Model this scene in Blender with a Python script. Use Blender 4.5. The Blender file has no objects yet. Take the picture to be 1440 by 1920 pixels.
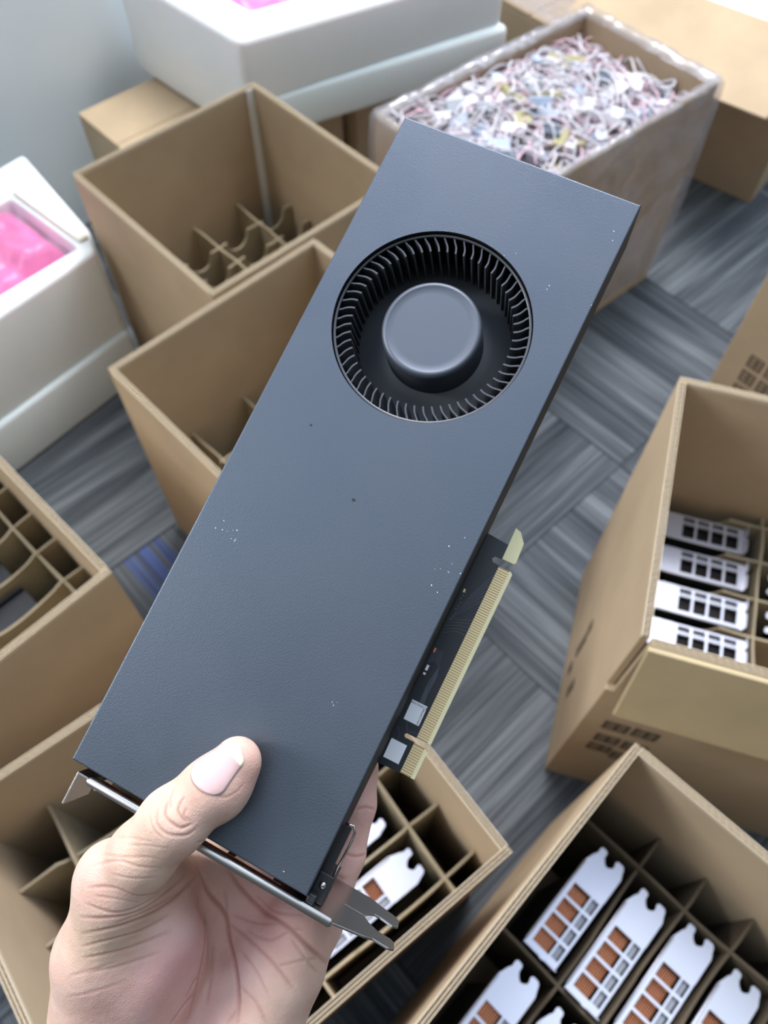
import bpy, bmesh, math, random
import numpy as np
from mathutils import Vector, Matrix

random.seed(7)
rng = np.random.default_rng(7)
PI = math.pi
SC = bpy.context.scene
COL = SC.collection

# ------------------------------------------------------------------ camera
CAMH = 1.2
PITCH, ROLL, FPX = 1.03561424, 0.00331094, 1484.094
fw = Vector((0, math.cos(PITCH), -math.sin(PITCH)))
up = Vector((0, math.sin(PITCH), math.cos(PITCH)))
rt = Vector((1, 0, 0))
cr = rt * math.cos(ROLL) + up * math.sin(ROLL)
cu = -rt * math.sin(ROLL) + up * math.cos(ROLL)
cam_d = bpy.data.cameras.new('camera')
cam = bpy.data.objects.new('camera', cam_d)
COL.objects.link(cam)
M = Matrix((cr, cu, -fw)).transposed().to_4x4()
M.translation = Vector((0, 0, CAMH))
cam.matrix_world = M
cam_d.sensor_fit = 'VERTICAL'
cam_d.sensor_height = 24.0
cam_d.lens = 24.0 * FPX / 1920.0
cam_d.clip_start = 0.02
cam_d.dof.use_dof = True
cam_d.dof.focus_distance = 0.272
cam_d.dof.aperture_fstop = 8.6
SC.camera = cam

# ------------------------------------------------------------------ light
SC.view_settings.view_transform = 'Standard'
SC.view_settings.look = 'None'
SC.view_settings.gamma = 1.0
SC.view_settings.use_curve_mapping = False
SC.view_settings.exposure = 0.42
world = bpy.data.worlds.new('room_light')
SC.world = world
world.use_nodes = True
wn, wl = world.node_tree.nodes, world.node_tree.links
wn.clear()
w_out = wn.new('ShaderNodeOutputWorld')
w_bg = wn.new('ShaderNodeBackground')
w_tc = wn.new('ShaderNodeTexCoord')
w_sep = wn.new('ShaderNodeSeparateXYZ')
wl.new(w_tc.outputs['Generated'], w_sep.inputs[0])
w_dot = wn.new('ShaderNodeVectorMath'); w_dot.operation = 'DOT_PRODUCT'
w_dot.inputs[1].default_value = (-0.12, 0.62, 0.42)
wl.new(w_tc.outputs['Generated'], w_dot.inputs[0])
w_ramp = wn.new('ShaderNodeValToRGB')
w_map = wn.new('ShaderNodeMapRange')
w_map.inputs['From Min'].default_value = -0.45
w_map.inputs['From Max'].default_value = 0.7
wl.new(w_dot.outputs['Value'], w_map.inputs['Value'])
wl.new(w_map.outputs[0], w_ramp.inputs[0])
w_ramp.color_ramp.elements[0].position = 0.0
w_ramp.color_ramp.elements[0].color = (0.09, 0.094, 0.095, 1)
w_ramp.color_ramp.elements[1].position = 0.93
w_ramp.color_ramp.elements[1].color = (0.50, 0.58, 1.15, 1)
e = w_ramp.color_ramp.elements.new(0.40); e.color = (0.13, 0.145, 0.155, 1)
e = w_ramp.color_ramp.elements.new(0.68); e.color = (1.18, 1.40, 1.62, 1)
wl.new(w_ramp.outputs[0], w_bg.inputs[0])
w_bg.inputs[1].default_value = 1.0
wl.new(w_bg.outputs[0], w_out.inputs[0])


def area_light(name, loc, target, sx, sy, power, color):
    d = bpy.data.lights.new(name, 'AREA')
    d.shape = 'RECTANGLE'; d.size = sx; d.size_y = sy
    d.energy = power; d.color = color
    o = bpy.data.objects.new(name, d)
    COL.objects.link(o)
    o.location = loc
    o.rotation_euler = (Vector(target) - Vector(loc)).to_track_quat('-Z', 'Y').to_euler()
    return o


area_light('window_daylight', (-2.3, 0.75, 2.1), (0.0, 0.7, 0.3), 1.5, 1.2, 135, (0.98, 0.98, 1.0))
area_light('ceiling_panel_light', (-0.1, 1.9, 2.75), (0.0, 1.0, 0.3), 2.2, 1.0, 120, (1.0, 0.98, 0.97))

# ------------------------------------------------------------------ materials
MATS = {}


def mat(name, color, rough=0.6, metal=0.0, spec=0.5, noise=None, bump=None, **kw):
    """noise=(scale, amount, detail) multiplies the colour; bump=(scale, strength, distance)"""
    if name in MATS: return MATS[name]
    m = bpy.data.materials.new(name); m.use_nodes = True
    n, l = m.node_tree.nodes, m.node_tree.links
    b = n['Principled BSDF']
    b.inputs['Base Color'].default_value = (*color, 1)
    b.inputs['Roughness'].default_value = rough
    b.inputs['Metallic'].default_value = metal
    b.inputs['Specular IOR Level'].default_value = spec
    tc = n.new('ShaderNodeTexCoord')
    if noise:
        t = n.new('ShaderNodeTexNoise'); t.inputs['Scale'].default_value = noise[0]
        t.inputs['Detail'].default_value = noise[2] if len(noise) > 2 else 4
        l.new(tc.outputs['Object'], t.inputs['Vector'])
        r = n.new('ShaderNodeMapRange')
        r.inputs['From Min'].default_value = 0.3; r.inputs['From Max'].default_value = 0.7
        r.inputs['To Min'].default_value = 1 - noise[1]; r.inputs['To Max'].default_value = 1 + noise[1]
        l.new(t.outputs['Fac'], r.inputs['Value'])
        mx = n.new('ShaderNodeVectorMath'); mx.operation = 'SCALE'
        mx.inputs[0].default_value = color
        l.new(r.outputs[0], mx.inputs['Scale'])
        l.new(mx.outputs[0], b.inputs['Base Color'])
    if bump:
        t2 = n.new('ShaderNodeTexNoise'); t2.inputs['Scale'].default_value = bump[0]
        t2.inputs['Detail'].default_value = 3
        l.new(tc.outputs['Object'], t2.inputs['Vector'])
        bp = n.new('ShaderNodeBump'); bp.inputs['Strength'].default_value = bump[1]
        bp.inputs['Distance'].default_value = bump[2]
        l.new(t2.outputs['Fac'], bp.inputs['Height'])
        l.new(bp.outputs[0], b.inputs['Normal'])
    for k, v in kw.items():
        b.inputs[k.replace('_', ' ')].default_value = v
    MATS[name] = m
    return m


CARD = mat('kraft_cardboard', (0.48, 0.37, 0.245), 0.85, spec=0.2, noise=(9, 0.08, 5), bump=(60, 0.25, 0.002))
CARD_IN = mat('kraft_cardboard_liner', (0.46, 0.365, 0.215), 0.85, spec=0.2, noise=(14, 0.07, 5))
CARD_EDGE = mat('corrugated_edge', (0.66, 0.56, 0.41), 0.9, spec=0.1)
DIVIDER = mat('grey_kraft_divider', (0.36, 0.30, 0.20), 0.9, spec=0.1, noise=(20, 0.15, 5))
FOAM = mat('white_foam', (0.88, 0.93, 0.96), 0.6, spec=0.3, noise=(6, 0.02, 3), bump=(350, 0.2, 0.001), Subsurface_Weight=0.25, Subsurface_Scale=0.02)
FOAM_CREAM = mat('cream_foam_sheet', (0.80, 0.78, 0.66), 0.7)
PINK = mat('pink_antistatic_bag', (0.72, 0.19, 0.40), 0.35, noise=(12, 0.15, 3), bump=(14, 0.6, 0.02))
PINK_PALE = mat('pale_pink_bag', (0.80, 0.50, 0.64), 0.3, noise=(12, 0.15, 3), bump=(14, 0.6, 0.02))
WALLM = mat('painted_wall', (0.82, 0.90, 0.95), 0.7, spec=0.3, noise=(3, 0.03, 3))
BLACK = mat('black_plastic', (0.012, 0.013, 0.015), 0.45)
BLACK_IN = mat('black_inner_shroud', (0.008, 0.009, 0.011), 0.6)
FANM = mat('fan_black_plastic', (0.06, 0.066, 0.075), 0.36)
HUBM = mat('fan_hub_grey', (0.105, 0.12, 0.145), 0.5, metal=0.6, bump=(3000, 0.05, 0.0002))
NICKEL = mat('nickel_steel', (0.46, 0.44, 0.42), 0.27, metal=1.0)
BRIGHT = mat('bright_zinc_bracket', (0.62, 0.63, 0.69), 0.42, metal=0.75, bump=(200, 0.1, 0.001))
COPPER = mat('copper_fins', (0.70, 0.27, 0.13), 0.35, metal=0.85)
GOLD = mat('gold_contact', (0.88, 0.72, 0.40), 0.4, metal=0.3)
GOLD_PALE = mat('bevelled_gold_edge', (0.92, 0.86, 0.50), 0.5)
GOLD_GAP = mat('contact_gap', (0.52, 0.36, 0.17), 0.6)
PCBM = mat('pcb_soldermask', (0.008, 0.011, 0.020), 0.35)
TRACE = mat('pcb_trace', (0.075, 0.085, 0.11), 0.35)
LABEL = mat('white_label', (0.90, 0.93, 0.95), 0.45)
INK = mat('black_ink', (0.012, 0.012, 0.014), 0.7)
PRINT = mat('brown_black_print', (0.10, 0.075, 0.05), 0.8)
CABLE_W = mat('white_cable', (0.60, 0.58, 0.62), 0.4)
CABLE_P = mat('pink_cable', (0.60, 0.42, 0.48), 0.4)
CONN_B = mat('bluegrey_connector', (0.46, 0.54, 0.68), 0.4)
CONN_D = mat('dark_connector', (0.12, 0.15, 0.19), 0.4)
CONN_Y = mat('olive_connector', (0.33, 0.30, 0.15), 0.5)

# shroud paint: dark satin metal, faint smudges
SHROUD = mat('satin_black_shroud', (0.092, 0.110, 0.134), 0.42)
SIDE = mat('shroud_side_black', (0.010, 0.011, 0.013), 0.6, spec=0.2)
SHADEDIV = mat('shaded_kraft_divider', (0.12, 0.095, 0.065), 0.9, spec=0.1, noise=(20, 0.2, 5))  # divider kraft with the body's shade over carton E put into its colour
PORTGREY = mat('grey_port_shield', (0.30, 0.31, 0.33), 0.5, metal=0.5)
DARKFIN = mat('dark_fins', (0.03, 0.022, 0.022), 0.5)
_n, _l = SHROUD.node_tree.nodes, SHROUD.node_tree.links
_b = _n['Principled BSDF']; _b.inputs['Metallic'].default_value = 0.75
_tc = _n.new('ShaderNodeTexCoord')
_t = _n.new('ShaderNodeTexNoise'); _t.inputs['Scale'].default_value = 22; _t.inputs['Detail'].default_value = 5
_l.new(_tc.outputs['Object'], _t.inputs['Vector'])
_r = _n.new('ShaderNodeMapRange'); _r.inputs['From Min'].default_value = .35; _r.inputs['From Max'].default_value = .65
_r.inputs['To Min'].default_value = 0.38; _r.inputs['To Max'].default_value = 0.50
_l.new(_t.outputs['Fac'], _r.inputs['Value']); _l.new(_r.outputs[0], _b.inputs['Roughness'])
_t2 = _n.new('ShaderNodeTexNoise'); _t2.inputs['Scale'].default_value = 2200; _t2.inputs['Detail'].default_value = 3
_mp = _n.new('ShaderNodeMapping'); _mp.inputs['Scale'].default_value = (1, 0.55, 1)
_l.new(_tc.outputs['Object'], _mp.inputs['Vector']); _l.new(_mp.outputs[0], _t2.inputs['Vector'])
_bp = _n.new('ShaderNodeBump'); _bp.inputs['Strength'].default_value = 0.5; _bp.inputs['Distance'].default_value = 0.00016
_l.new(_t2.outputs['Fac'], _bp.inputs['Height']); _l.new(_bp.outputs[0], _b.inputs['Normal'])


def node_math(n, l, op, a, b=None):
    m = n.new('ShaderNodeMath'); m.operation = op
    for i, v in enumerate((a, b)):
        if v is None: continue
        if isinstance(v, (int, float)): m.inputs[i].default_value = v
        else: l.new(v, m.inputs[i])
    return m.outputs[0]


def carpet_material():
    m = bpy.data.materials.new('plank_carpet'); m.use_nodes = True
    n, l = m.node_tree.nodes, m.node_tree.links
    b = n['Principled BSDF']; b.inputs['Roughness'].default_value = 0.95
    b.inputs['Specular IOR Level'].default_value = 0.1
    tc = n.new('ShaderNodeTexCoord')
    mp = n.new('ShaderNodeMapping'); mp.vector_type = 'POINT'
    mp.inputs['Rotation'].default_value = (0, 0, -math.radians(43))
    l.new(tc.outputs['Object'], mp.inputs['Vector'])
    sp = n.new('ShaderNodeSeparateXYZ'); l.new(mp.outputs[0], sp.inputs[0])
    U, V = sp.outputs[0], sp.outputs[1]
    ui = node_math(n, l, 'DIVIDE', node_math(n, l, 'SUBTRACT', U, 0.03), 0.42)
    vi = node_math(n, l, 'DIVIDE', node_math(n, l, 'SUBTRACT', V, 0.30), 0.45)
    fu, fv = node_math(n, l, 'FLOOR', ui), node_math(n, l, 'FLOOR', vi)
    par = node_math(n, l, 'ABSOLUTE', node_math(n, l, 'MODULO', node_math(n, l, 'ADD', fu, fv), 2.0))
    cid = node_math(n, l, 'ADD', node_math(n, l, 'MULTIPLY', fu, 7.3), node_math(n, l, 'MULTIPLY', fv, 3.9))

    def streak(along, across, w, sa, sc):
        c = n.new('ShaderNodeCombineXYZ')
        l.new(node_math(n, l, 'MULTIPLY', along, sa), c.inputs[0])
        l.new(node_math(n, l, 'MULTIPLY', across, sc), c.inputs[1])
        l.new(w, c.inputs[2])
        t = n.new('ShaderNodeTexNoise'); t.inputs['Scale'].default_value = 1.0
        t.inputs['Detail'].default_value = 2.5
        l.new(c.outputs[0], t.inputs['Vector'])
        return t.outputs['Fac']

    outs = []
    for sa, sc in ((1.6, 30), (5, 280)):
        su = streak(U, V, cid, sa, sc); sv = streak(V, U, cid, sa, sc)
        mx = n.new('ShaderNodeMix'); mx.data_type = 'FLOAT'
        l.new(par, mx.inputs[0]); l.new(sv, mx.inputs[2]); l.new(su, mx.inputs[3])
        outs.append(mx.outputs[0])
    tot = node_math(n, l, 'ADD', node_math(n, l, 'MULTIPLY', outs[0], 0.5), node_math(n, l, 'MULTIPLY', outs[1], 0.5))
    cr_ = n.new('ShaderNodeValToRGB')
    l.new(tot, cr_.inputs[0])
    els = cr_.color_ramp.elements
    els[0].position = 0.34; els[0].color = (0.036, 0.042, 0.049, 1)
    els[1].position = 0.66; els[1].color = (0.20, 0.222, 0.236, 1)
    k = els.new(0.5); k.color = (0.090, 0.101, 0.112, 1)
    # blue yarn stripes in one tile
    sel = node_math(n, l, 'MULTIPLY', node_math(n, l, 'COMPARE', fu, 0.0), node_math(n, l, 'COMPARE', fv, 0.0))
    for nd in n:
        if nd.type == 'MATH' and nd.operation == 'COMPARE': nd.inputs[2].default_value = 0.1
    st = node_math(n, l, 'GREATER_THAN', streak(V, U, cid, 0.6, 60), 0.53)
    blue = n.new('ShaderNodeMix'); blue.data_type = 'RGBA'
    l.new(node_math(n, l, 'MULTIPLY', node_math(n, l, 'MULTIPLY', sel, st), 0.75), blue.inputs[0])
    l.new(cr_.outputs[0], blue.inputs[6]); blue.inputs[7].default_value = (0.09, 0.14, 0.36, 1)
    # seams
    def seam(v, w):
        f = node_math(n, l, 'FRACT', v)
        return node_math(n, l, 'LESS_THAN', node_math(n, l, 'ABSOLUTE', node_math(n, l, 'SUBTRACT', node_math(n, l, 'ABSOLUTE', node_math(n, l, 'SUBTRACT', f, 0.5)), 0.5)), w)
    sm = node_math(n, l, 'MAXIMUM', seam(ui, 0.006), seam(vi, 0.006))
    dk = n.new('ShaderNodeMix'); dk.data_type = 'RGBA'
    l.new(node_math(n, l, 'MULTIPLY', sm, 0.6), dk.inputs[0])
    l.new(blue.outputs[2], dk.inputs[6]); dk.inputs[7].default_value = (0.02, 0.023, 0.028, 1)
    l.new(dk.outputs[2], b.inputs['Base Color'])
    t = n.new('ShaderNodeTexNoise'); t.inputs['Scale'].default_value = 420
    l.new(tc.outputs['Object'], t.inputs['Vector'])
    bp = n.new('ShaderNodeBump'); bp.inputs['Strength'].default_value = 0.6; bp.inputs['Distance'].default_value = 0.002
    l.new(t.outputs['Fac'], bp.inputs['Height']); l.new(bp.outputs[0], b.inputs['Normal'])
    return m


def film_material():
    m = bpy.data.materials.new('stretch_film'); m.use_nodes = True
    n, l = m.node_tree.nodes, m.node_tree.links
    n.remove(n['Principled BSDF'])
    out = n['Material Output']
    tr = n.new('ShaderNodeBsdfTransparent'); tr.inputs[0].default_value = (0.93, 0.92, 0.94, 1)
    gl = n.new('ShaderNodeBsdfGlossy'); gl.inputs['Roughness'].default_value = 0.22
    gl.inputs['Color'].default_value = (0.9, 0.9, 0.95, 1)
    df = n.new('ShaderNodeBsdfDiffuse'); df.inputs[0].default_value = (0.72, 0.70, 0.74, 1)
    tc = n.new('ShaderNodeTexCoord')
    t = n.new('ShaderNodeTexNoise'); t.inputs['Scale'].default_value = 9; t.inputs['Detail'].default_value = 6
    t.inputs['Distortion'].default_value = 1.5
    l.new(tc.outputs['Object'], t.inputs['Vector'])
    bp = n.new('ShaderNodeBump'); bp.inputs['Strength'].default_value = 0.9; bp.inputs['Distance'].default_value = 0.02
    l.new(t.outputs['Fac'], bp.inputs['Height']); l.new(bp.outputs[0], gl.inputs['Normal'])
    a = n.new('ShaderNodeMixShader'); a.inputs[0].default_value = 0.42
    l.new(gl.outputs[0], a.inputs[1]); l.new(df.outputs[0], a.inputs[2])
    r = n.new('ShaderNodeMapRange'); r.inputs['From Min'].default_value = 0.35; r.inputs['From Max'].default_value = 0.7
    r.inputs['To Min'].default_value = 0.16; r.inputs['To Max'].default_value = 0.5
    l.new(t.outputs['Fac'], r.inputs['Value'])
    mx = n.new('ShaderNodeMixShader'); l.new(r.outputs[0], mx.inputs[0])
    l.new(tr.outputs[0], mx.inputs[1]); l.new(a.outputs[0], mx.inputs[2])
    l.new(mx.outputs[0], out.inputs['Surface'])
    return m


CARPET = carpet_material()
FILM = film_material()


# ------------------------------------------------------------------ mesh helpers
class MB:
    def __init__(s): s.v, s.f, s.mi, s.mats, s.sm = [], [], [], [], []

    def _m(s, m):
        if m not in s.mats: s.mats.append(m)
        return s.mats.index(m)

    def add(s, verts, faces, m, smooth=False):
        o = len(s.v); k = s._m(m)
        s.v += [tuple(p) for p in verts]
        for f in faces:
            s.f.append([i + o for i in f]); s.mi.append(k); s.sm.append(smooth)

    def box(s, a, b, m):
        x0, y0, z0 = a; x1, y1, z1 = b
        v = [(x0, y0, z0), (x1, y0, z0), (x1, y1, z0), (x0, y1, z0), (x0, y0, z1), (x1, y0, z1), (x1, y1, z1), (x0, y1, z1)]
        s.add(v, [(0, 3, 2, 1), (4, 5, 6, 7), (0, 1, 5, 4), (1, 2, 6, 5), (2, 3, 7, 6), (3, 0, 4, 7)], m)

    def obox(s, c, ax, hs, m):
        """oriented box: centre, three axis vectors, half sizes"""
        c = Vector(c); ax = [Vector(a) for a in ax]
        v = []
        for k in (-1, 1):
            for i, j in ((-1, -1), (1, -1), (1, 1), (-1, 1)):
                v.append(c + ax[0] * hs[0] * i + ax[1] * hs[1] * j + ax[2] * hs[2] * k)
        s.add(v, [(0, 3, 2, 1), (4, 5, 6, 7), (0, 1, 5, 4), (1, 2, 6, 5), (2, 3, 7, 6), (3, 0, 4, 7)], m)

    def prism(s, pts, lo, hi, m, axes=(0, 1, 2)):
        """polygon in the plane of axes[0],axes[1], extruded along axes[2]"""
        n = len(pts); v = []
        for h in (lo, hi):
            for p in pts:
                q = [0, 0, 0]; q[axes[0]] = p[0]; q[axes[1]] = p[1]; q[axes[2]] = h
                v.append(q)
        f = [list(range(n))[::-1], list(range(n, 2 * n))]
        f += [(i, (i + 1) % n, n + (i + 1) % n, n + i) for i in range(n)]
        s.add(v, f, m)

    def tube(s, pts, r, m, seg=6, caps=True, rs=None):
        pts = [Vector(p) for p in pts]; n = len(pts); v = []
        up_ = Vector((0, 0, 1))
        for i, p in enumerate(pts):
            t = (pts[min(i + 1, n - 1)] - pts[max(i - 1, 0)]).normalized()
            a = t.cross(up_)
            if a.length < .05: a = t.cross(Vector((1, 0, 0)))
            a.normalize(); b = t.cross(a)
            rr = rs[i] if rs else r
            for k in range(seg):
                th = 2 * PI * k / seg
                v.append(p + (a * math.cos(th) + b * math.sin(th)) * rr)
        f = []
        for i in range(n - 1):
            for k in range(seg):
                f.append((i * seg + k, i * seg + (k + 1) % seg, (i + 1) * seg + (k + 1) % seg, (i + 1) * seg + k))
        if caps:
            f.append(list(range(seg))[::-1]); f.append([(n - 1) * seg + k for k in range(seg)])
        s.add(v, f, m, True)

    def lathe(s, prof, c, m, seg=64, cap=True, smooth=True):
        """prof: list of (r, z); axis z through c (x,y)"""
        v = []
        for r, z in prof:
            for k in range(seg):
                th = 2 * PI * k / seg
                v.append((c[0] + r * math.cos(th), c[1] + r * math.sin(th), z))
        f = []
        for i in range(len(prof) - 1):
            for k in range(seg):
                f.append((i * seg + k, i * seg + (k + 1) % seg, (i + 1) * seg + (k + 1) % seg, (i + 1) * seg + k))
        if cap: f.append([(len(prof) - 1) * seg + k for k in range(seg)])
        s.add(v, f, m, smooth)

    def build(s, name, parent=None, bevel=0, scale=1.0, segs=2, angle=40):
        me = bpy.data.meshes.new(name)
        me.from_pydata([(x * scale, y * scale, z * scale) for x, y, z in s.v], [], s.f)
        for m in s.mats: me.materials.append(m)
        me.polygons.foreach_set('material_index', s.mi)
        me.polygons.foreach_set('use_smooth', s.sm)
        me.update()
        o = bpy.data.objects.new(name, me); COL.objects.link(o)
        if parent is not None: o.parent = parent
        if bevel:
            bv = o.modifiers.new('bevel', 'BEVEL'); bv.width = bevel; bv.segments = segs
            bv.limit_method = 'ANGLE'; bv.angle_limit = math.radians(angle)
        return o


def tag(o, label=None, cat=None, group=None, kind=None):
    for k, v in (('label', label), ('category', cat), ('group', group), ('kind', kind)):
        if v: o[k] = v
    return o


def empty(name, loc=(0, 0, 0), rz=0):
    o = bpy.data.objects.new(name, None); COL.objects.link(o)
    o.empty_display_size = 0.03
    o.location = loc; o.rotation_euler = (0, 0, rz)
    return o


def copy_tree(o, parent=None):
    c = o.copy(); COL.objects.link(c); c.parent = parent
    for ch in list(o.children): copy_tree(ch, c)
    return c


# ------------------------------------------------------------------ the room
f = MB(); f.box((-3.2, -2.0, -0.02), (3.2, 4.2, 0), CARPET)
tag(f.build('floor'), kind='structure')
YU = math.radians(43)
wu, wv = Vector((math.cos(YU), math.sin(YU), 0)), Vector((-math.sin(YU), math.cos(YU), 0))
w = MB()
w.obox(Vector((-0.72, 1.42, 1.3)) + wu * 0.4 + wv * 0.04, (wu, wv, Vector((0, 0, 1))), (1.9, 0.04, 1.3), WALLM)
tag(w.build('wall_back'), kind='structure')


# ------------------------------------------------------------------ cartons
def rim_wall(mb, p0, p1, nrm, h, t, pitch=0.0075):
    """one carton side from p0 to p1 (outer face line), nrm pointing outward"""
    p0, p1, nrm = Vector(p0), Vector(p1), Vector(nrm)
    d = (p1 - p0); L = d.length; d.normalize()
    z = Vector((0, 0, 1))
    c = (p0 + p1) / 2 - nrm * t / 2
    mb.obox(c + z * ((h - .005) / 2), (d, nrm, z), (L / 2, t / 2, (h - .005) / 2), CARD)
    for off in (0.0003, t / 2, t - 0.0003):
        mb.obox((p0 + p1) / 2 - nrm * off + z * (h - .003), (d, nrm, z), (L / 2, 0.00035, 0.003), CARD_EDGE)
    n = int(L / pitch * 6)
    for lay, ph in ((0, 0.0), (1, 1.7)):
        ce = t * (0.25 + 0.5 * lay); am = t * 0.22
        pts = []
        for i in range(n + 1):
            s = L * i / n
            o = ce + am * math.sin(2 * PI * s / pitch + ph)
            pts.append(p0 + d * s - nrm * o)
        v, fc = [], []
        for q in pts:
            v += [q + z * (h - .006), q + z * (h - .0004)]
        for i in range(n): fc.append((2 * i, 2 * i + 2, 2 * i + 3, 2 * i + 1))
        mb.add(v, fc, CARD_EDGE, True)


def carton(loc, yaw, w, d, h, t=0.007, name='cardboard_carton', open_top=True, z0=0.0):
    root = empty(name, (loc[0], loc[1], z0), yaw)
    c = [(-w / 2, -d / 2, 0), (w / 2, -d / 2, 0), (w / 2, d / 2, 0), (-w / 2, d / 2, 0)]
    nr = [(0, -1, 0), (1, 0, 0), (0, 1, 0), (-1, 0, 0)]
    sides = []
    if open_top:
        for i in range(4):
            mb = MB(); a, b = Vector(c[i]), Vector(c[(i + 1) % 4])
            dd = (b - a).normalized()
            if i % 2: a, b = a + dd * t, b - dd * t
            rim_wall(mb, a, b, nr[i], h, t)
            sides.append(mb.build('side_panel', root))
        mb = MB(); mb.box((-w / 2 + t, -d / 2 + t, 0), (w / 2 - t, d / 2 - t, t), CARD)
        mb.build('bottom_panel', root)
    else:
        mb = MB(); mb.box((-w / 2, -d / 2, 0), (w / 2, d / 2, h - .008), CARD)
        mb.build('carton_body', root, bevel=.003)
        for s in (-1, 1):
            mb = MB(); mb.box((-w / 2, min(0, s * d / 2) + .0008, h - .008), (w / 2, max(0, s * d / 2) - .0008, h), CARD)
            mb.build('top_flap', root, bevel=.002)
    root['_dims'] = (w, d, h, t)
    del root['_dims']
    return root, sides


def divider_sheet(mb, p0, p1, z0, z1, lobes=0, amp=0.02, th=0.003, wav=0.004, seed=0, m=None):
    p0, p1 = Vector(p0), Vector(p1); d = p1 - p0; L = d.length; d.normalize()
    nrm = Vector((-d.y, d.x, 0)); n = max(8, int(L / 0.006))
    R_ = random.Random(seed); a1, a2 = R_.uniform(0, 6), R_.uniform(0, 6)
    v, fc = [], []
    for i in range(n + 1):
        s = i / n
        off = wav * math.sin(2 * PI * s * 1.5 + a1)
        top = z1 + 0.002 * math.sin(s * 21 + a2)
        if lobes:
            q = (s * lobes) % 1.0
            if 0.22 < q < 0.78: top -= amp * math.sqrt(max(0, 1 - ((q - .5) / .28) ** 2))
        b = p0 + d * (L * s) + nrm * off
        for k in (-1, 1):
            v += [(b.x + nrm.x * th / 2 * k, b.y + nrm.y * th / 2 * k, z0), (b.x + nrm.x * th / 2 * k, b.y + nrm.y * th / 2 * k, top)]
    for i in range(n):
        a, b = 4 * i, 4 * i + 4
        fc += [(a, b, b + 1, a + 1), (a + 2, a + 3, b + 3, b + 2), (a + 1, b + 1, b + 3, a + 3), (a, a + 2, b + 2, b)]
    fc += [(0, 1, 3, 2), (4 * n, 4 * n + 2, 4 * n + 3, 4 * n + 1)]
    mb.add(v, fc, m or DIVIDER)


def divider_insert(loc, yaw, w, d, us, vs, z0, z1, label, lobes=2, amp=0.02, seed=0, zv=None, m=None):
    """us: positions of sheets running along v; vs: positions of sheets running along u"""
    root = empty('divider_insert', (loc[0], loc[1], z0), yaw)
    tag(root, label, 'carton divider', 'slotted divider inserts standing in the open cartons')
    k = seed
    for x in us:
        mb = MB(); divider_sheet(mb, (x, -d / 2, 0), (x, d / 2, 0), 0, z1 - z0, 0, seed=k, wav=0.0015, m=m); k += 1
        mb.build('divider_sheet', root)
    for y in vs:
        mb = MB(); divider_sheet(mb, (-w / 2, y, 0), (w / 2, y, 0), 0, (zv or z1) - z0, lobes, amp, seed=k, wav=0.0015, m=m); k += 1
        mb.build('divider_sheet', root)
    return root


GC = 'open cardboard cartons standing on the carpet'
# name: x, y, yaw, w, d, h
CT = {
    'A': (-0.232, 1.066, 0.757, 0.356, 0.358, 0.413),
    'B': (-0.104, 0.674, 0.770, 0.355, 0.364, 0.413),
    'C': (-0.641, 0.362, 0.811, 0.50, 0.50, 0.45),
    'F': (-0.153, 0.116, 0.657, 0.414, 0.353, 0.418),
    'E': (0.247, -0.16, 0.811, 0.50, 0.50, 0.45),
    'D': (0.526, 0.358, -0.292, 0.50, 0.332, 0.509),
    'G': (0.272, 1.252, 0.702, 0.50, 0.30, 0.428),
}
CL = {
    'A': 'empty-looking open carton with tall bare walls, behind the top left of the held card',
    'B': 'open carton in front of the tall bare carton, half hidden by the held card',
    'C': 'open carton at the left edge of the photo with pale grid dividers inside',
    'F': 'open carton directly underneath the hand at the bottom left',
    'E': 'open carton at the bottom right packed with silver bracketed cards in dark cells',
    'D': 'open carton at the right edge whose front flap hangs down over black printing',
    'G': 'carton wrapped in clear stretch film and heaped with white and pink cables',
}
CARTON = {}
for k, (x, y, yaw, w_, d_, h_) in CT.items():
    root, sides = carton((x, y), yaw, w_, d_, h_)
    tag(root, CL[k], 'carton', GC)
    CARTON[k] = (root, sides)


def ctf(k):
    x, y, yaw, w_, d_, h_ = CT[k]
    u = Vector((math.cos(yaw), math.sin(yaw), 0)); v = Vector((-math.sin(yaw), math.cos(yaw), 0))
    return Vector((x, y, 0)), u, v, w_, d_, h_


# glued corner seam strip inside the tall carton
c0, u0, v0, w0, d0, h0 = ctf('A')
mb = MB(); mb.box((w0 / 2 - .022, d0 / 2 - .0085, .02), (w0 / 2 - .0072, d0 / 2 - .0072, h0 - .004), LABEL)
mb.build('corner_tape', CARTON['A'][0])
# carton D: front flap folded out and hanging down
rD = CARTON['D'][0]; c0, u0, v0, w0, d0, h0 = ctf('D')
# its front wall is torn loose from the left wall near the rim
bpy.data.objects.remove(CARTON['D'][1][0])
mb = MB(); rim_wall(mb, (-w0 / 2 + .009, -d0 / 2, 0), (w0 / 2, -d0 / 2, 0), (0, -1, 0), h0, .007)
mb.box((-w0 / 2, -d0 / 2, 0), (-w0 / 2 + .009, -d0 / 2 + .007, .372), CARD)
mb.build('side_panel', rD)
mb = MB()
ff = Vector((0, -math.sin(math.radians(14)), -math.cos(math.radians(14))))
nn = Vector((0, -math.cos(math.radians(14)), math.sin(math.radians(14))))
FL = 0.118
for a_ in (0,):
    p = Vector((0, -d0 / 2 - .001, h0 - .001)) + ff * FL / 2 + nn * .0035
    mb.obox(p, (Vector((1, 0, 0)), nn, ff), (w0 / 2 - .007, .003, FL / 2), CARD_IN)
mb.build('front_flap', rD, bevel=.001)


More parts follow.
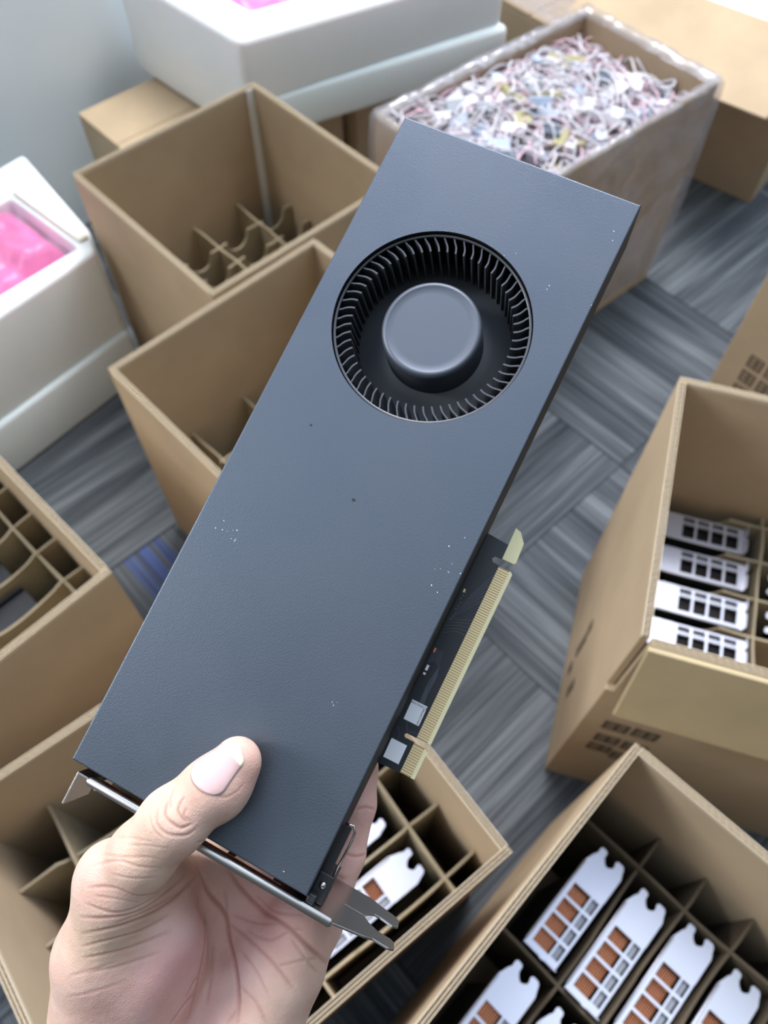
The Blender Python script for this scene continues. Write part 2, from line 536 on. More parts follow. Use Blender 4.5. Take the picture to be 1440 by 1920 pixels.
def glyphs(parent, origin, ex, ey, cells, size, name='printed_text', m=PRINT):
    """blurred block characters: each a frame with inner strokes, laid on a panel"""
    mb = MB(); ex, ey = Vector(ex), Vector(ey); ez = ex.cross(ey); o = Vector(origin)
    t = size * 0.07
    R_ = random.Random(5)
    for cx, cy in cells:
        c = o + ex * cx + ey * cy + ez * .0004
        s = size / 2
        for q, hx, hy in (((0, s * .9), s, t), ((0, -s * .9), s, t), ((-s * .9, 0), t, s), ((s * .9, 0), t, s), ((0, s * .3), s * .7, t), ((0, -s * .3), s * .7, t), ((R_.uniform(-.2, .2) * s, 0), t, s * .7)):
            mb.obox(c + ex * q[0] + ey * q[1], (ex, ey, ez), (hx, hy, .0003), m)
    return mb.build(name, parent)


# printing on carton D: front face and left face
glyphs(rD, (-w0 / 2 + .038, -d0 / 2, .268), (1, 0, 0), (0, 0, 1), [(0, -.004), (.034, -.002)], .028)
glyphs(rD, (-w0 / 2 + .040, -d0 / 2, .172), (1, 0, 0), (0, 0, 1), [(0, .04), (.034, .038), (0, 0), (.032, -.012)], .028)
for i, (yy, zz, hh) in enumerate(((-.019, .137, .07), (-.076, .111, .05), (-.014, .19, .03), (-.03, .07, .03))):
    mb = MB(); mb.box((-w0 / 2 - .0006, yy - .007, zz - hh / 2), (-w0 / 2, yy + .007, zz + hh / 2), PRINT)
    mb.build('printed_mark', rD)


# ------------------------------------------------------------------ background boxes
def closed_carton(fr_corner, yaw, w, d, h, label, nm='cardboard_carton'):
    u = Vector((math.cos(yaw), math.sin(yaw), 0)); v = Vector((-math.sin(yaw), math.cos(yaw), 0))
    c = Vector((*fr_corner, 0)) + u * w / 2 + v * d / 2
    root, _ = carton((c.x, c.y), yaw, w, d, h, open_top=False)
    tag(root, label, 'carton', 'closed cardboard cartons around the foam')
    return root, c, u, v


# M: under the upper foam block, left corner showing
uM, vM = Vector((math.cos(YU), math.sin(YU), 0)), Vector((-math.sin(YU), math.cos(YU), 0))
lc = Vector((-0.594, 1.44, 0)); fc_ = lc - vM * 0.27
closed_carton((fc_.x, fc_.y), YU, 0.44, 0.27, 0.278, 'closed brown carton under the left end of the white foam, beside the wall')
q = fc_ + uM * 0.46
closed_carton((q.x + .015, q.y - .015), YU, 0.34, 0.28, 0.278, 'closed brown carton under the right end of the white foam')

# H: right edge carton with printing on its side
uH, vH = uM, vM
lcH = Vector((0.59, 0.94, 0)); fH = lcH - vH * 0.38
rH, cH, _, _ = closed_carton((fH.x, fH.y), YU, 0.30, 0.38, 0.42, 'tall brown carton with printed characters at the right edge, behind the flapped carton')
# left face (normal -u) : local x = -w/2 ; text column reading upwards
glyphs(rH, (-0.15, .19 - .055, .105), (0, -1, 0), (0, 0, 1), [(0, .0), (0, .036), (0, .072), (.034, .0), (.034, .036), (.034, .072)], .026)

# I: carton at top right with a wide flap folded outward
yI = math.radians(52)
uI, vI = Vector((math.cos(yI), math.sin(yI), 0)), Vector((-math.sin(yI), math.cos(yI), 0))
FI = Vector((0.837, 1.54, 0)); cI = FI + uI * .2 + vI * .24
rI, sI = carton((cI.x, cI.y), yI, 0.40, 0.48, 0.36)
tag(rI, 'open carton at the top right corner with one wide flap folded outward', 'carton', GC)
mb = MB()
a = math.radians(17)
dv = Vector((-math.cos(a), 0, -math.sin(a))); nv = Vector((-math.sin(a), 0, math.cos(a)))
mb.obox(Vector((-.2, 0, .36)) + dv * .105 + nv * .0035, (dv, Vector((0, 1, 0)), nv), (.102, .235, .003), CARD)
mb.build('side_flap', rI, bevel=.001)
mb = MB(); mb.box((-.185, -.22, .008), (.185, .22, .335), FOAM)
o = mb.build('foam_block', bevel=.012, segs=3); o.matrix_world = Matrix.Translation(cI) @ Matrix.Rotation(yI, 4, 'Z')
tag(o, 'white foam block filling the open carton at the top right corner', 'foam block')

# N: dark film wrapped carton behind the cable carton
nc = Vector((0.38, 1.71, 0))
rN, _, _, _ = closed_carton((nc.x, nc.y), YU - .05, 0.22, 0.22, 0.28, 'brown carton under shiny stretch film at the top edge, behind the cable carton')
mb = MB(); n_ = 40
# wrinkled film over the front and top of N
vv, ff_ = [], []
prof = [(-.004, .05), (-.005, .15), (-.006, .27), (.0, .286), (.10, .288), (.25, .286), (.41, .285)]
for i in range(n_ + 1):
    for j, (yy, zz) in enumerate(prof):
        vv.append((-.112 + .224 * i / n_, -.11 + yy * .5 + rng.normal() * .0012, zz + abs(rng.normal()) * .003))
for i in range(n_):
    for j in range(len(prof) - 1):
        a_ = i * len(prof) + j; ff_.append((a_, a_ + len(prof), a_ + len(prof) + 1, a_ + 1))
mb.add(vv, ff_, FILM, True); mb.build('stretch_film', rN)


# ------------------------------------------------------------------ foam blocks with pink bags
def foam_tray(name, foot, z0, z1, cav, zc, label, ledge=None):
    """prism block with a polygonal pocket; foot, cav: world xy polygons (4 pts each, same order)"""
    mb = MB()
    n = len(foot)
    v = [(*p, z0) for p in foot] + [(*p, z1) for p in foot] + [(*p, z1) for p in cav] + [(*p, zc) for p in cav]
    fcs = [list(range(n))[::-1]]
    for i in range(n):
        j = (i + 1) % n
        fcs += [(i, j, n + j, n + i), (n + i, n + j, 2 * n + j, 2 * n + i), (2 * n + i, 2 * n + j, 3 * n + j, 3 * n + i)]
    fcs.append([3 * n + i for i in range(n)])
    mb.add(v, fcs, FOAM)
    if ledge:
        foot2, zl = ledge
        mb.prism(foot2, z0, zl, FOAM)
    o = mb.build(name, bevel=.014, segs=4, angle=30)
    o.data.polygons.foreach_set('use_smooth', [True] * len(o.data.polygons))
    return tag(o, label, 'foam block')





def bag(name, c, ax, ay, h, m, label, seed):
    """a soft pillow bag: grid sheet bulging upward with folds, closed underneath"""
    n = 26; R_ = np.random.default_rng(seed)
    c, ax, ay = Vector(c), Vector(ax), Vector(ay)
    ph = R_.uniform(0, 6, 6)
    v, fc = [], []
    for side in (1, 0):
        for i in range(n + 1):
            for j in range(n + 1):
                s, t = i / n * 2 - 1, j / n * 2 - 1
                b = (1 - abs(s) ** 7) * (1 - abs(t) ** 7)
                wr = .12 * math.sin(5 * s + 3 * t + ph[0]) + .10 * math.sin(9 * t - 4 * s + ph[1]) + .07 * math.sin(13 * s + ph[2])
                z = h * b * (0.85 + wr) if side else -0.0
                p = c + ax * s + ay * t + Vector((0, 0, z + .0005 * side))
                v.append(p)
    N = (n + 1) ** 2
    for i in range(n):
        for j in range(n):
            a_ = i * (n + 1) + j
            fc.append((a_, a_ + n + 1, a_ + n + 2, a_ + 1)); fc.append((N + a_, N + a_ + 1, N + a_ + n + 2, N + a_ + n + 1))
    mb = MB(); mb.add(v, fc, m, True); o = mb.build(name)
    return tag(o, label, 'antistatic bag', 'pink bags lying in the foam')


# K : upper foam
K = [Vector(p) for p in ((-0.245, 1.335), (0.232, 1.60), (0.02, 1.88), (-0.508, 1.585))]
cK = sum(K, Vector((0, 0))) / 4
def shrink(P, c, f): return [tuple(c + (p - c) * f) for p in P]
def inset(P, d):
    out = []
    n = len(P)
    for i in range(n):
        a, b, c = P[i - 1], P[i], P[(i + 1) % n]
        e1, e2 = (b - a).normalized(), (c - b).normalized()
        n1, n2 = Vector((-e1.y, e1.x)), Vector((-e2.y, e2.x))
        bis = (n1 + n2).normalized(); out.append(b + bis * d / max(.3, bis.dot(n1)))
    return out
cavK = inset(K, 0.085)
K2 = inset(K, -0.007)
foam_tray('foam_block', [tuple(p) for p in inset(K, .004)], 0.2785, 0.47, [tuple(p) for p in cavK], 0.40,
          'long white foam block lying across the cartons at the top, between wall and cable carton', ledge=([tuple(p) for p in (K2[0] + (K[3] - K[0]).normalized() * .010, K2[1], K2[1] + (K[3] - K[0]).normalized() * .06, K2[0] + (K[3] - K[0]).normalized() * .06)], 0.362))
m1 = (cavK[0] + cavK[3]) / 2; m2 = (cavK[1] + cavK[2]) / 2
ec = (m1 * 0.78 + m2 * 0.22)
ax_ = (cavK[1] - cavK[0]).normalized() * 0.12; ay_ = (cavK[3] - cavK[0]) * 0.46
bag('antistatic_bag', (ec.x + .02, ec.y, .401), (ax_.x, ax_.y, 0), (ay_.x, ay_.y, 0), .062, PINK, 'pink bag in the pocket of the long white foam block at the top', 3)

# L : left foam
yL = math.radians(50)
uL, vL = Vector((math.cos(yL), math.sin(yL))), Vector((-math.sin(yL), math.cos(yL)))
FR = Vector((-0.475, 1.03))
BRL = Vector((-0.655, 1.285))
L_ = [FR - uL * .75, FR, Vector((-0.498, 1.085)), BRL, BRL - uL * .62]
uC = Vector((math.cos(math.radians(47)), math.sin(math.radians(47))))
cF, cB = Vector((-0.508, 1.040)), Vector((-0.650, 1.165))
cav = [cF - uC * .60, cF, cF + (cB - cF) * .06, cB, cB - uC * .50]
foam_tray('foam_block', [tuple(p) for p in L_], 0.0, 0.30, [tuple(p) for p in cav], 0.258,
          'white foam block on the carpet at the left edge holding pink bags', ledge=([tuple(p) for p in (FR - uL * .76 - vL * .008, FR - vL * .008 + uL * .002, FR + vL * .10, FR + vL * .12 - uL * .76)], 0.12))
mb = MB()
e1 = (cB - cF).normalized(); e2 = uC
mb.prism([tuple(p) for p in (cF + e2 * .008, cF + e2 * .026, cB + e2 * .026, cB + e2 * .008)], .3005, .308, FOAM_CREAM)
tag(mb.build('foam_strip', bevel=.002), 'cream foam strip lying on the rim of the left foam block', 'foam strip')
cM = (cF + cB) / 2; hv = (cB - cF) * .47
b1 = cM - uC * .105
bag('antistatic_bag', (b1.x, b1.y, .2590), (uC.x * .10, uC.y * .10, 0), (hv.x, hv.y, 0), .052, PINK, 'bright pink bag in the left foam block, nearest the tall carton', 11)
b2 = cM - uC * .31
bag('antistatic_bag', (b2.x, b2.y, .2590), (uC.x * .10, uC.y * .10, 0), (hv.x, hv.y, 0), .048, PINK_PALE, 'pale pink bag in the left foam block, cut by the left edge', 12)

# ------------------------------------------------------------------ cables in carton G
c0, u0, v0, w0, d0, h0 = ctf('G')
mbs = {m: MB() for m in (CABLE_W, CABLE_P)}
R_ = random.Random(21)
tang = MB()
HW, HD = w0 / 2 - .013, d0 / 2 - .013
def heap(x, y): return .388 + .038 * (1 - (x / HW) ** 2) * (1 - (y / HD) ** 2) - .015 * (x / HW)
# bed under the tangle
nb = 20; vv, ff_ = [], []
for i in range(nb + 1):
    for j in range(nb + 1):
        x, y = HW * (2 * i / nb - 1), HD * (2 * j / nb - 1)
        vv.append((x, y, heap(x, y) - .03 + R_.uniform(-.006, .006)))
for i in range(nb):
    for j in range(nb):
        a_ = i * (nb + 1) + j; ff_.append((a_, a_ + nb + 1, a_ + nb + 2, a_ + 1))
tang.add(vv, ff_, CABLE_W, True)
for k in range(560):
    x, y = R_.uniform(-HW, HW), R_.uniform(-HD, HD); th = R_.uniform(0, 2 * PI); pts = []
    cur = R_.uniform(-22, 22); n_ = 16; st = R_.uniform(.007, .013); zz = R_.uniform(-.014, .02)
    for i in range(n_):
        xx, yy = max(-HW, min(HW, x)), max(-HD, min(HD, y))
        pts.append((xx, yy, heap(xx, yy) + zz + .010 * math.sin(i * .6 + k)))
        x += st * math.cos(th); y += st * math.sin(th); th += cur * st
    tang.tube(pts, R_.uniform(.0012, .0024), CABLE_P if R_.random() < .30 else CABLE_W, seg=5)
for k in range(120):
    x, y = R_.uniform(-HW + .028, HW - .028), R_.uniform(-HD + .028, HD - .028)
    m = R_.choice([CONN_B, CONN_B, CABLE_W, CABLE_W, CABLE_W, CONN_D, CONN_Y, CONN_B, CONN_B, CABLE_W])
    q = Matrix.Rotation(R_.uniform(0, 6), 3, 'Z') @ Matrix.Rotation(R_.uniform(-.7, .7), 3, 'X')
    tang.obox((x, y, heap(x, y) + R_.uniform(-.008, .018)), (q.col[0], q.col[1], q.col[2]), (R_.uniform(.012, .021), R_.uniform(.008, .013), R_.uniform(.003, .006)), m)
o = tang.build('cable_tangle'); o.location = c0; o.rotation_euler = (0, 0, CT['G'][2])
tag(o, 'heap of tangled white and pink cables with connectors in the film wrapped carton', 'cables', kind='stuff')
# film wrap around the carton and over its rim
mb = MB(); vv, ff_ = [], []
loop = []
ns = 24
for (a_, b_) in (((-1, -1), (1, -1)), ((1, -1), (1, 1)), ((1, 1), (-1, 1)), ((-1, 1), (-1, -1))):
    for i in range(ns):
        s = i / ns; loop.append((a_[0] * (1 - s) + b_[0] * s, a_[1] * (1 - s) + b_[1] * s))
rows = [(.008, .03), (.010, .10), (.012, .2), (.010, .3), (.009, .38), (.007, .425), (.001, .436), (-.009, .434), (-.016, .424)]
for (off, z) in rows:
    for (x, y) in loop:
        vv.append((x * (w0 / 2 + off) + R_.uniform(-1, 1) * .0012, y * (d0 / 2 + off) + R_.uniform(-1, 1) * .0012, z + R_.uniform(-1, 1) * .0015))
nl = len(loop)
for r in range(len(rows) - 1):
    for i in range(nl):
        ff_.append((r * nl + i, r * nl + (i + 1) % nl, (r + 1) * nl + (i + 1) % nl, (r + 1) * nl + i))
mb.add(vv, ff_, FILM, True)
mb.build('stretch_film', CARTON['G'][0])


# ------------------------------------------------------------------ graphics card (millimetres, built at scale .001)
S = 0.001
FCX, FCY, FR_ = 47.0, 200.8, 37.7


def bracket_mb(m):
    mb = MB()
    t0, t1 = -3.4, -2.6
    # outline in (x, z); built of strips so that the ports stay open
    def b(x0, x1, z0, z1): mb.box((x0, t0, z0), (x1, t1, z1), m)
    b(4.8, 10, -38, 0)                      # end strip
    b(10, 88, -5.0, 0); b(10, 88, -38, -35.4); b(10, 88, -27.4, -25.2)
    b(88, 110, -38.4, .6)                   # blank tail
    for i in range(5): b(10 + i * 18.6, 13.0 + i * 18.6 + (.6 if i == 4 else 0), -25.2, -5.0)
    for i in range(5): b(10 + i * 18.6, 13.6 + i * 18.6 - (0 if i == 4 else 0), -35.4, -27.4)
    # forked tab
    lo = [(110, .6), (121, -3.2), (124, -5.2), (130, -4.9), (132, -6.6), (131.4, -11.6), (129.8, -13.0), (124.5, -13.4), (120.5, -16.2), (118.2, -19.5), (110, -19.5)]
    hi = [(110, -19.5), (118.2, -19.5), (118.8, -22), (121.5, -25.6), (124, -25.9), (129, -24.4), (131.2, -26.4), (130.8, -32.6), (128.5, -34.6), (123.5, -36.2), (118, -38.4), (110, -38.4)]
    for poly in (lo, hi): mb.prism(poly, t0, t1, m, axes=(0, 2, 1))
    # screw flange turned away from the card
    mb.box((4.4, -15, -38), (5.2, -2.6, -24), m); mb.box((4.4, -15, -18.5), (5.2, -2.6, 0), m); mb.box((4.4, -8, -24), (5.2, -2.6, -18.5), m)
    # rolled stiffening rim
    n = 8; v = []
    for x in (9, 10, 108.5, 109.5):
        rr = 0.75 if x in (9, 109.5) else 1.35
        for k in range(n):
            th = 2 * PI * k / n; v.append((x, -3.4 + rr * 1.25 * math.cos(th), .2 + rr * math.sin(th)))
    fc = []
    for i in range(3):
        for k in range(n): fc.append((i * n + k, i * n + (k + 1) % n, (i + 1) * n + (k + 1) % n, (i + 1) * n + k))
    fc += [list(range(n))[::-1], [3 * n + k for k in range(n)]]
    mb.add(v, fc, m, True)
    return mb


def shroud_mb():
    """face plate with the round fan opening, rounded outer edge, side walls"""
    mb = MB()
    W_, L_ = 98.0, 274.1
    seg = 96; circ = [(FCX + FR_ * math.cos(2 * PI * k / seg), FCY + FR_ * math.sin(2 * PI * k / seg)) for k in range(seg)]
    # square ring about the hole: project hole points to a square
    hs = 43.0; sq = []
    for k in range(seg):
        c, s = math.cos(2 * PI * k / seg), math.sin(2 * PI * k / seg); q = hs / max(abs(c), abs(s)); sq.append((FCX + c * q, FCY + s * q))
    e = 0.7
    for z in (0.0,):
        v = [(x, y, z) for x, y in circ] + [(x, y, z) for x, y in sq]
        mb.add(v, [(k, seg + k, seg + (k + 1) % seg, (k + 1) % seg) for k in range(seg)], SHROUD)
    x0, x1, y0, y1 = FCX - hs, FCX + hs, FCY - hs, FCY + hs
    for a, b in (((e, e), (W_ - e, y0)), ((e, y1), (W_ - e, L_ - e)), ((e, y0), (x0, y1)), ((x1, y0), (W_ - e, y1))):
        mb.add([(a[0], a[1], 0), (b[0], a[1], 0), (b[0], b[1], 0), (a[0], b[1], 0)], [(0, 1, 2, 3)], SHROUD)
    # rounded edge + walls
    prof = [(e, 0), (e * .6, -.06), (e * .3, -.21), (.08, -.42), (0, -e), (0, -8), (0, -33)]
    rows = [[(o, o, z), (W_ - o, o, z), (W_ - o, L_ - o, z), (o, L_ - o, z)] for o, z in prof]
    v = [p for r in rows for p in r]; fc = []; fs = []
    for r in range(len(rows) - 1):
        for k in range(4):
            # lower end is open below the lip (behind the bracket)
            if k == 0 and r >= 4: continue
            q4 = (4 * r + k, 4 * r + 4 + k, 4 * r + 4 + (k + 1) % 4, 4 * r + (k + 1) % 4)
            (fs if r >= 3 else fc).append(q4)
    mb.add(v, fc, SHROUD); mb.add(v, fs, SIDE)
    # lip of the open end and inner faces
    mb.box((0.9, 0.05, -3.2), (W_ - .9, .9, -.75), BLACK)
    mb.box((.1, .1, -33), (1.2, L_ - 1, -1), BLACK_IN); mb.box((W_ - 1.2, .1, -33), (W_ - .1, L_ - 1, -1), BLACK_IN)
    mb.box((1, L_ - 1.4, -33), (W_ - 1, L_ - .2, -1), BLACK_IN)
    for x in (20, 50, 74): mb.box((x, 0.2, -32), (x + 1.4, 3.5, -3.2), BLACK)
    # hole edge thickness and well
    well = [(FR_, 0), (FR_, -1.6)]
    vv = []
    for r, z in well:
        for k in range(seg): vv.append((FCX + r * math.cos(2 * PI * k / seg), FCY + r * math.sin(2 * PI * k / seg), z))
    mb.add(vv, [(k, (k + 1) % seg, seg + (k + 1) % seg, seg + k) for k in range(seg)], BLACK, True)
    mb.lathe([(FR_, -1.6), (FR_ + .9, -1.6), (FR_ + .9, -26), (FR_ - 1, -27.5), (2, -27.5)], (FCX, FCY), BLACK_IN, seg=72)
    return mb


def heatsink_mb():
    mb = MB()
    for i in range(44):
        x = 11 + i * 1.86
        mb.box((x, 2.5, -32.5), (x + .55, 62, -4.2), COPPER)
    mb.box((11, 30, -33.5), (93, 120, -6), BLACK_IN)
    return mb


def pcb_mb():
    mb = MB()
    poly = [(2, 1), (97.5, 1), (98.0, 44.3), (107.4, 44.8), (107.4, 57.4), (103.4, 57.4), (102.5, 58.35), (103.4, 59.3), (107.4, 59.3), (107.4, 133.6),
            (104.6, 133.8), (103.6, 135.1), (104.6, 136.3), (107.4, 136.4), (107.4, 142.6), (97.5, 143.4), (97.5, 268), (2, 268)]
    mb.prism(poly, -35.6, -34.0, PCBM)
    return mb


def traces_mb():
    mb = MB(); z = -33.97
    def line(pts, w=.16):
        for a, b in zip(pts[:-1], pts[1:]):
            a, b = Vector(a), Vector(b); d = (b - a); L = d.length
            if L < 1e-6: continue
            d.normalize(); nx = Vector((-d.y, d.x)) * w / 2
            mb.add([(a.x + nx.x, a.y + nx.y, z), (a.x - nx.x, a.y - nx.y, z), (b.x - nx.x, b.y - nx.y, z), (b.x + nx.x, b.y + nx.y, z)], [(3, 2, 1, 0)], TRACE)
    for i in range(9):
        o = i * .55
        line([(98.6, 92 - o * 1.1), (99.6 + o * .3, 93.5 - o), (102.2 + o * .35, 93.2 - o * 1.3), (103.4 + o * .2, 88 - o), (102.2 + o * .4, 80 - o), (102.6 + o * .4, 72), (101.6 + o * .45, 68)])
    for i in range(6): line([(98.8 + i * .7, 106 + i * 2.4), (107, 118 + i * 2.2)])
    for i in range(5): line([(98.8, 100 + i * 1.6), (103, 103 + i * 1.2), (107, 103.2 + i * 1.6)])
    line([(99, 60), (101, 58), (101.4, 54)]); line([(101, 64), (103, 60), (106.8, 61)]); line([(99.4, 56), (100.6, 52)])
    return mb


def edge_mb():
    mb = MB()
    for y0, y1, kind in ((45.0, 57.2, 1), (59.5, 133.3, 1), (136.6, 149.4, 0)):
        if kind:
            mb.prism([(107.3, y0), (113.3, y0), (113.3, y1 - (.9 if y0 > 58 else 0)), (112.6, y1), (107.3, y1)], -35.5, -34.1, GOLD_GAP)
            n = int((y1 - y0 - .6) / 1.0)
            for i in range(n):
                y = y0 + .5 + i * (y1 - y0 - .8) / n
                mb.box((107.4, y, -34.1), (112.0, y + .66, -33.95), GOLD)
            mb.prism([(112.0, y0), (113.5, y0 + .1), (113.5, y1 - .9), (112.7, y1), (112.0, y1)], -35.0, -33.94, GOLD_PALE)
        else:
            mb.prism([(107.3, y0), (112.4, y0), (112.9, y0 + .7), (112.4, 145.6), (109.4, 149.3), (107.0, 149.9)], -35.5, -33.95, GOLD_PALE)
    return mb


def text_mesh(body, size, m, name, parent, mtx):
    cu_ = bpy.data.curves.new(name, 'FONT'); cu_.body = body; cu_.size = size; cu_.extrude = 0.00002
    cu_.align_x = 'CENTER'; cu_.align_y = 'CENTER'
    t = bpy.data.objects.new(name, cu_); COL.objects.link(t)
    dg = bpy.context.evaluated_depsgraph_get(); dg.update()
    me = bpy.data.meshes.new_from_object(t.evaluated_get(dg))
    bpy.data.objects.remove(t)
    me.materials.clear(); me.materials.append(m)
    o = bpy.data.objects.new(name, me); COL.objects.link(o); o.parent = parent; o.matrix_local = mtx
    return o


# -- simple card for the cartons
def make_boxed_card(dark=False):
    root = empty('graphics_card')
    bracket_mb(BRIGHT).build('bracket', root, scale=S)
    mb = MB(); mb.box((1, 0.5, -33), (97, 262, -.3), BLACK); mb.v = [p for p in mb.v]
    # open bracket end: shell with fins inside
    mb = MB()
    mb.box((0, 0.5, -1.4), (98, 262, 0), BLACK); mb.box((0, .5, -33), (1.4, 262, -1.4), BLACK); mb.box((96.6, .5, -33), (98, 262, -1.4), BLACK)
    mb.box((1.4, 80, -33), (96.6, 262, -1.4), BLACK)
    mb.build('shroud', root, scale=S)
    mb = MB()
    for i in range(9):
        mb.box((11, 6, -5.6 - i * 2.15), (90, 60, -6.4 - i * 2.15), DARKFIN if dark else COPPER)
    mb.box((11, 1.5, -35), (90, 3.0, -26.5), PORTGREY)
    mb.build('heatsink', root, scale=S)
    pcb_mb().build('circuit_board', root, scale=S)
    return root


boxed = make_boxed_card()
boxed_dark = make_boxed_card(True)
used = []


def place_card(k, lx, ly, top, flip, label, dz=0, tilt=0.0):
    """lx, ly : centre of the bracket in carton coordinates"""
    src = boxed_dark if k == 'D' else boxed
    o = copy_tree(src) if src in used else src
    used.append(src)
    c0, u0, v0, w0, d0, h0 = ctf(k)
    X = -u0 if flip else u0
    Zw = Vector((0, 0, 1)); Y = -Zw; Z = X.cross(Y)
    R3 = Matrix((X, Y, Z)).transposed()
    R3 = R3 @ Matrix.Rotation(tilt, 3, 'X')
    ctr = c0 + u0 * lx + v0 * ly + Zw * (top + dz)
    loc = ctr - R3 @ Vector((.068, -.003, -.019))
    Mx = R3.to_4x4(); Mx.translation = loc
    o.matrix_world = Mx
    tag(o, label, 'graphics card', 'boxed graphics cards standing bracket up in the cartons')
    return o


def to_local(k, x, y):
    c0, u0, v0, w0, d0, h0 = ctf(k); d = Vector((x, y, 0)) - c0
    return d.dot(u0), d.dot(v0)


TOP = 0.30
E_LAB = {
    (0, 0): 'silver bracketed card nearest the back corner of the bottom right carton, copper fins showing',
    (0, 1): 'second silver bracketed card from the back corner of the bottom right carton',
    (0, 2): 'third card from the back corner of the bottom right carton',
    (0, 3): 'fourth card from the back corner of the bottom right carton, at the right photo edge',
    (1, 0): 'card of the nearer row of the bottom right carton, along its left wall',
    (1, 1): 'second card of the nearer row of the bottom right carton, cut by the bottom edge',
}
for (r, i), lab_ in E_LAB.items():
    uu = 0.131 if r == 0 else -0.012
    vv_ = (.192, .139, .085, .031)[i]
    place_card('E', uu + (.0, -.004, .004, 0)[i], vv_, TOP, False, lab_, dz=(0, .002, -.004, -.002)[i], tilt=(.0, .02, -.03, .01)[i])
for i, (vv_, lab_) in enumerate(((-.044, 'nearest card to the hanging front flap in the right edge carton'), (.008, 'second card from the hanging front flap in the right edge carton'), (.062, 'third card from the hanging front flap in the right edge carton'), (.115, 'farthest card from the hanging front flap in the right edge carton'))):
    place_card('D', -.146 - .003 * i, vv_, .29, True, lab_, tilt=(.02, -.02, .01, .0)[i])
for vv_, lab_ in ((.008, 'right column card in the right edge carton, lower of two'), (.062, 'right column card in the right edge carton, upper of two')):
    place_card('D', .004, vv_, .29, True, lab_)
place_card('F', .084, -.118, .283, False, 'card in the carton under the hand, seen past the fork of the held bracket', tilt=.02)
place_card('F', .080, -.056, .281, False, 'card in the carton under the hand, just right of the little finger')
place_card('F', -.070, .075, .281, False, 'card in the carton under the hand, left of the thumb')


def black_end(k, lx, ly, top, label):
    """a card standing with its bracket down: only the black closed end shows"""
    root = copy_tree(boxed)
    c0, u0, v0, w0, d0, h0 = ctf(k)
    X = u0; Y = Vector((0, 0, 1)); Z = X.cross(Y)
    R3 = Matrix((X, Y, Z)).transposed()
    loc = c0 + u0 * lx + v0 * ly + Vector((0, 0, top)) - R3 @ Vector((.049, .262, -.0165))
    Mx = R3.to_4x4(); Mx.translation = loc; root.matrix_world = Mx
    tag(root, label, 'graphics card', 'boxed graphics cards standing bracket up in the cartons')
    del root['group']
    return root


black_end('C', .125, -.110, .29, 'black card end in the left edge carton, nearest its right corner')
black_end('C', .125, -.056, .29, 'second black card end from the right corner of the left edge carton')
black_end('C', .125, -.002, .29, 'third black card end from the right corner of the left edge carton')

divider_insert(ctf('E')[0][:2], CT['E'][2], .484, .484, (.203, .061, -.08), (.165, .112, .058, .004, -.05), .01, .306, 'shade-darkened divider grid in the bottom right carton, between the silver cards', 3, .006, 3, m=SHADEDIV)
divider_insert(ctf('D')[0][:2], CT['D'][2], .484, .316, (-.073, .075), (.142, .089, .035, -.018), .01, .296, 'divider grid with half round cutouts in the right edge carton', 3, .03, 9)
divider_insert(ctf('F')[0][:2], CT['F'][2], .398, .337, (.160, .004, -.14), (-.150, -.088, -.026, .045, .105), .01, .296, 'divider grid in the carton under the hand', 2, .02, 14)
divider_insert(ctf('C')[0][:2], CT['C'][2], .484, .484, (.214, .066, -.05), (-.140, -.083, -.029, .03, .09), .01, .320, 'pale divider grid in the left edge carton', 3, .008, 19)
divider_insert(ctf('A')[0][:2], CT['A'][2], .340, .342, (.095, .0, -.10), (.10, .045, -.01, -.065, -.12), .01, .215, 'lobed divider sheets at the bottom of the tall bare carton', 4, .03, 25)
divider_insert(ctf('B')[0][:2], CT['B'][2], .340, .348, (.095, .0, -.10), (.10, .045, -.01, -.065, -.12), .01, .21, 'lobed divider sheets in the half hidden carton left of the held card', 4, .03, 31)


# ------------------------------------------------------------------ the held graphics card
CM = Matrix(((0.8890495, 0.44062341, -0.12426582, -0.1130475), (-0.45369317, 0.81165091, -0.36794743, 0.06897675), (-0.06126579, 0.38350204, 0.92150567, 0.90728186), (0, 0, 0, 1)))
held = empty('graphics_card'); held.matrix_world = CM
tag(held, 'long black blower graphics card with round fan, held in the hand above the cartons', 'graphics card')
shroud = shroud_mb().build('shroud', held, scale=S)
br = bracket_mb(NICKEL).build('bracket', held, scale=S, bevel=.00012, segs=2)
heatsink_mb().build('heatsink', held, scale=S)
pcb = pcb_mb().build('circuit_board', held, scale=S)
traces_mb().build('circuit_traces', pcb, scale=S)
edge_mb().build('edge_connector', pcb, scale=S)
mb = MB()
lc1 = [(99.1, 68.2), (106.4, 68.2), (106.4, 76.8), (99.1, 76.8)]
def quad_label(cx, cy, hx, hy, rot):
    q = []
    for sx, sy in ((-1, -1), (1, -1), (1, 1), (-1, 1)):
        x, y = sx * hx, sy * hy
        q.append((cx + x * math.cos(rot) - y * math.sin(rot), cy + x * math.sin(rot) + y * math.cos(rot)))
    return q
mb.prism(quad_label(102.9, 67.8, 3.25, 4.1, 0.02), -34.0, -33.93, LABEL)
lab = mb.build('printed_label', pcb, scale=S)
def lmtx(x, y, rz): return Matrix.Translation((x * S, y * S, -33.915 * S)) @ Matrix.Rotation(rz, 4, 'Z')
text_mesh('0CON2CN00', .00125, INK, 'label_text', lab, lmtx(102.9, 71.0, PI))
text_mesh('JAN COMT00', .0011, INK, 'label_text', lab, lmtx(105.4, 67.2, PI / 2))
mb = MB(); mb.prism(quad_label(102.2, 51.2, 3.3, 3.9, 0.02), -34.0, -33.93, LABEL)
mb.build('blank_label', pcb, scale=S)
mb = MB()
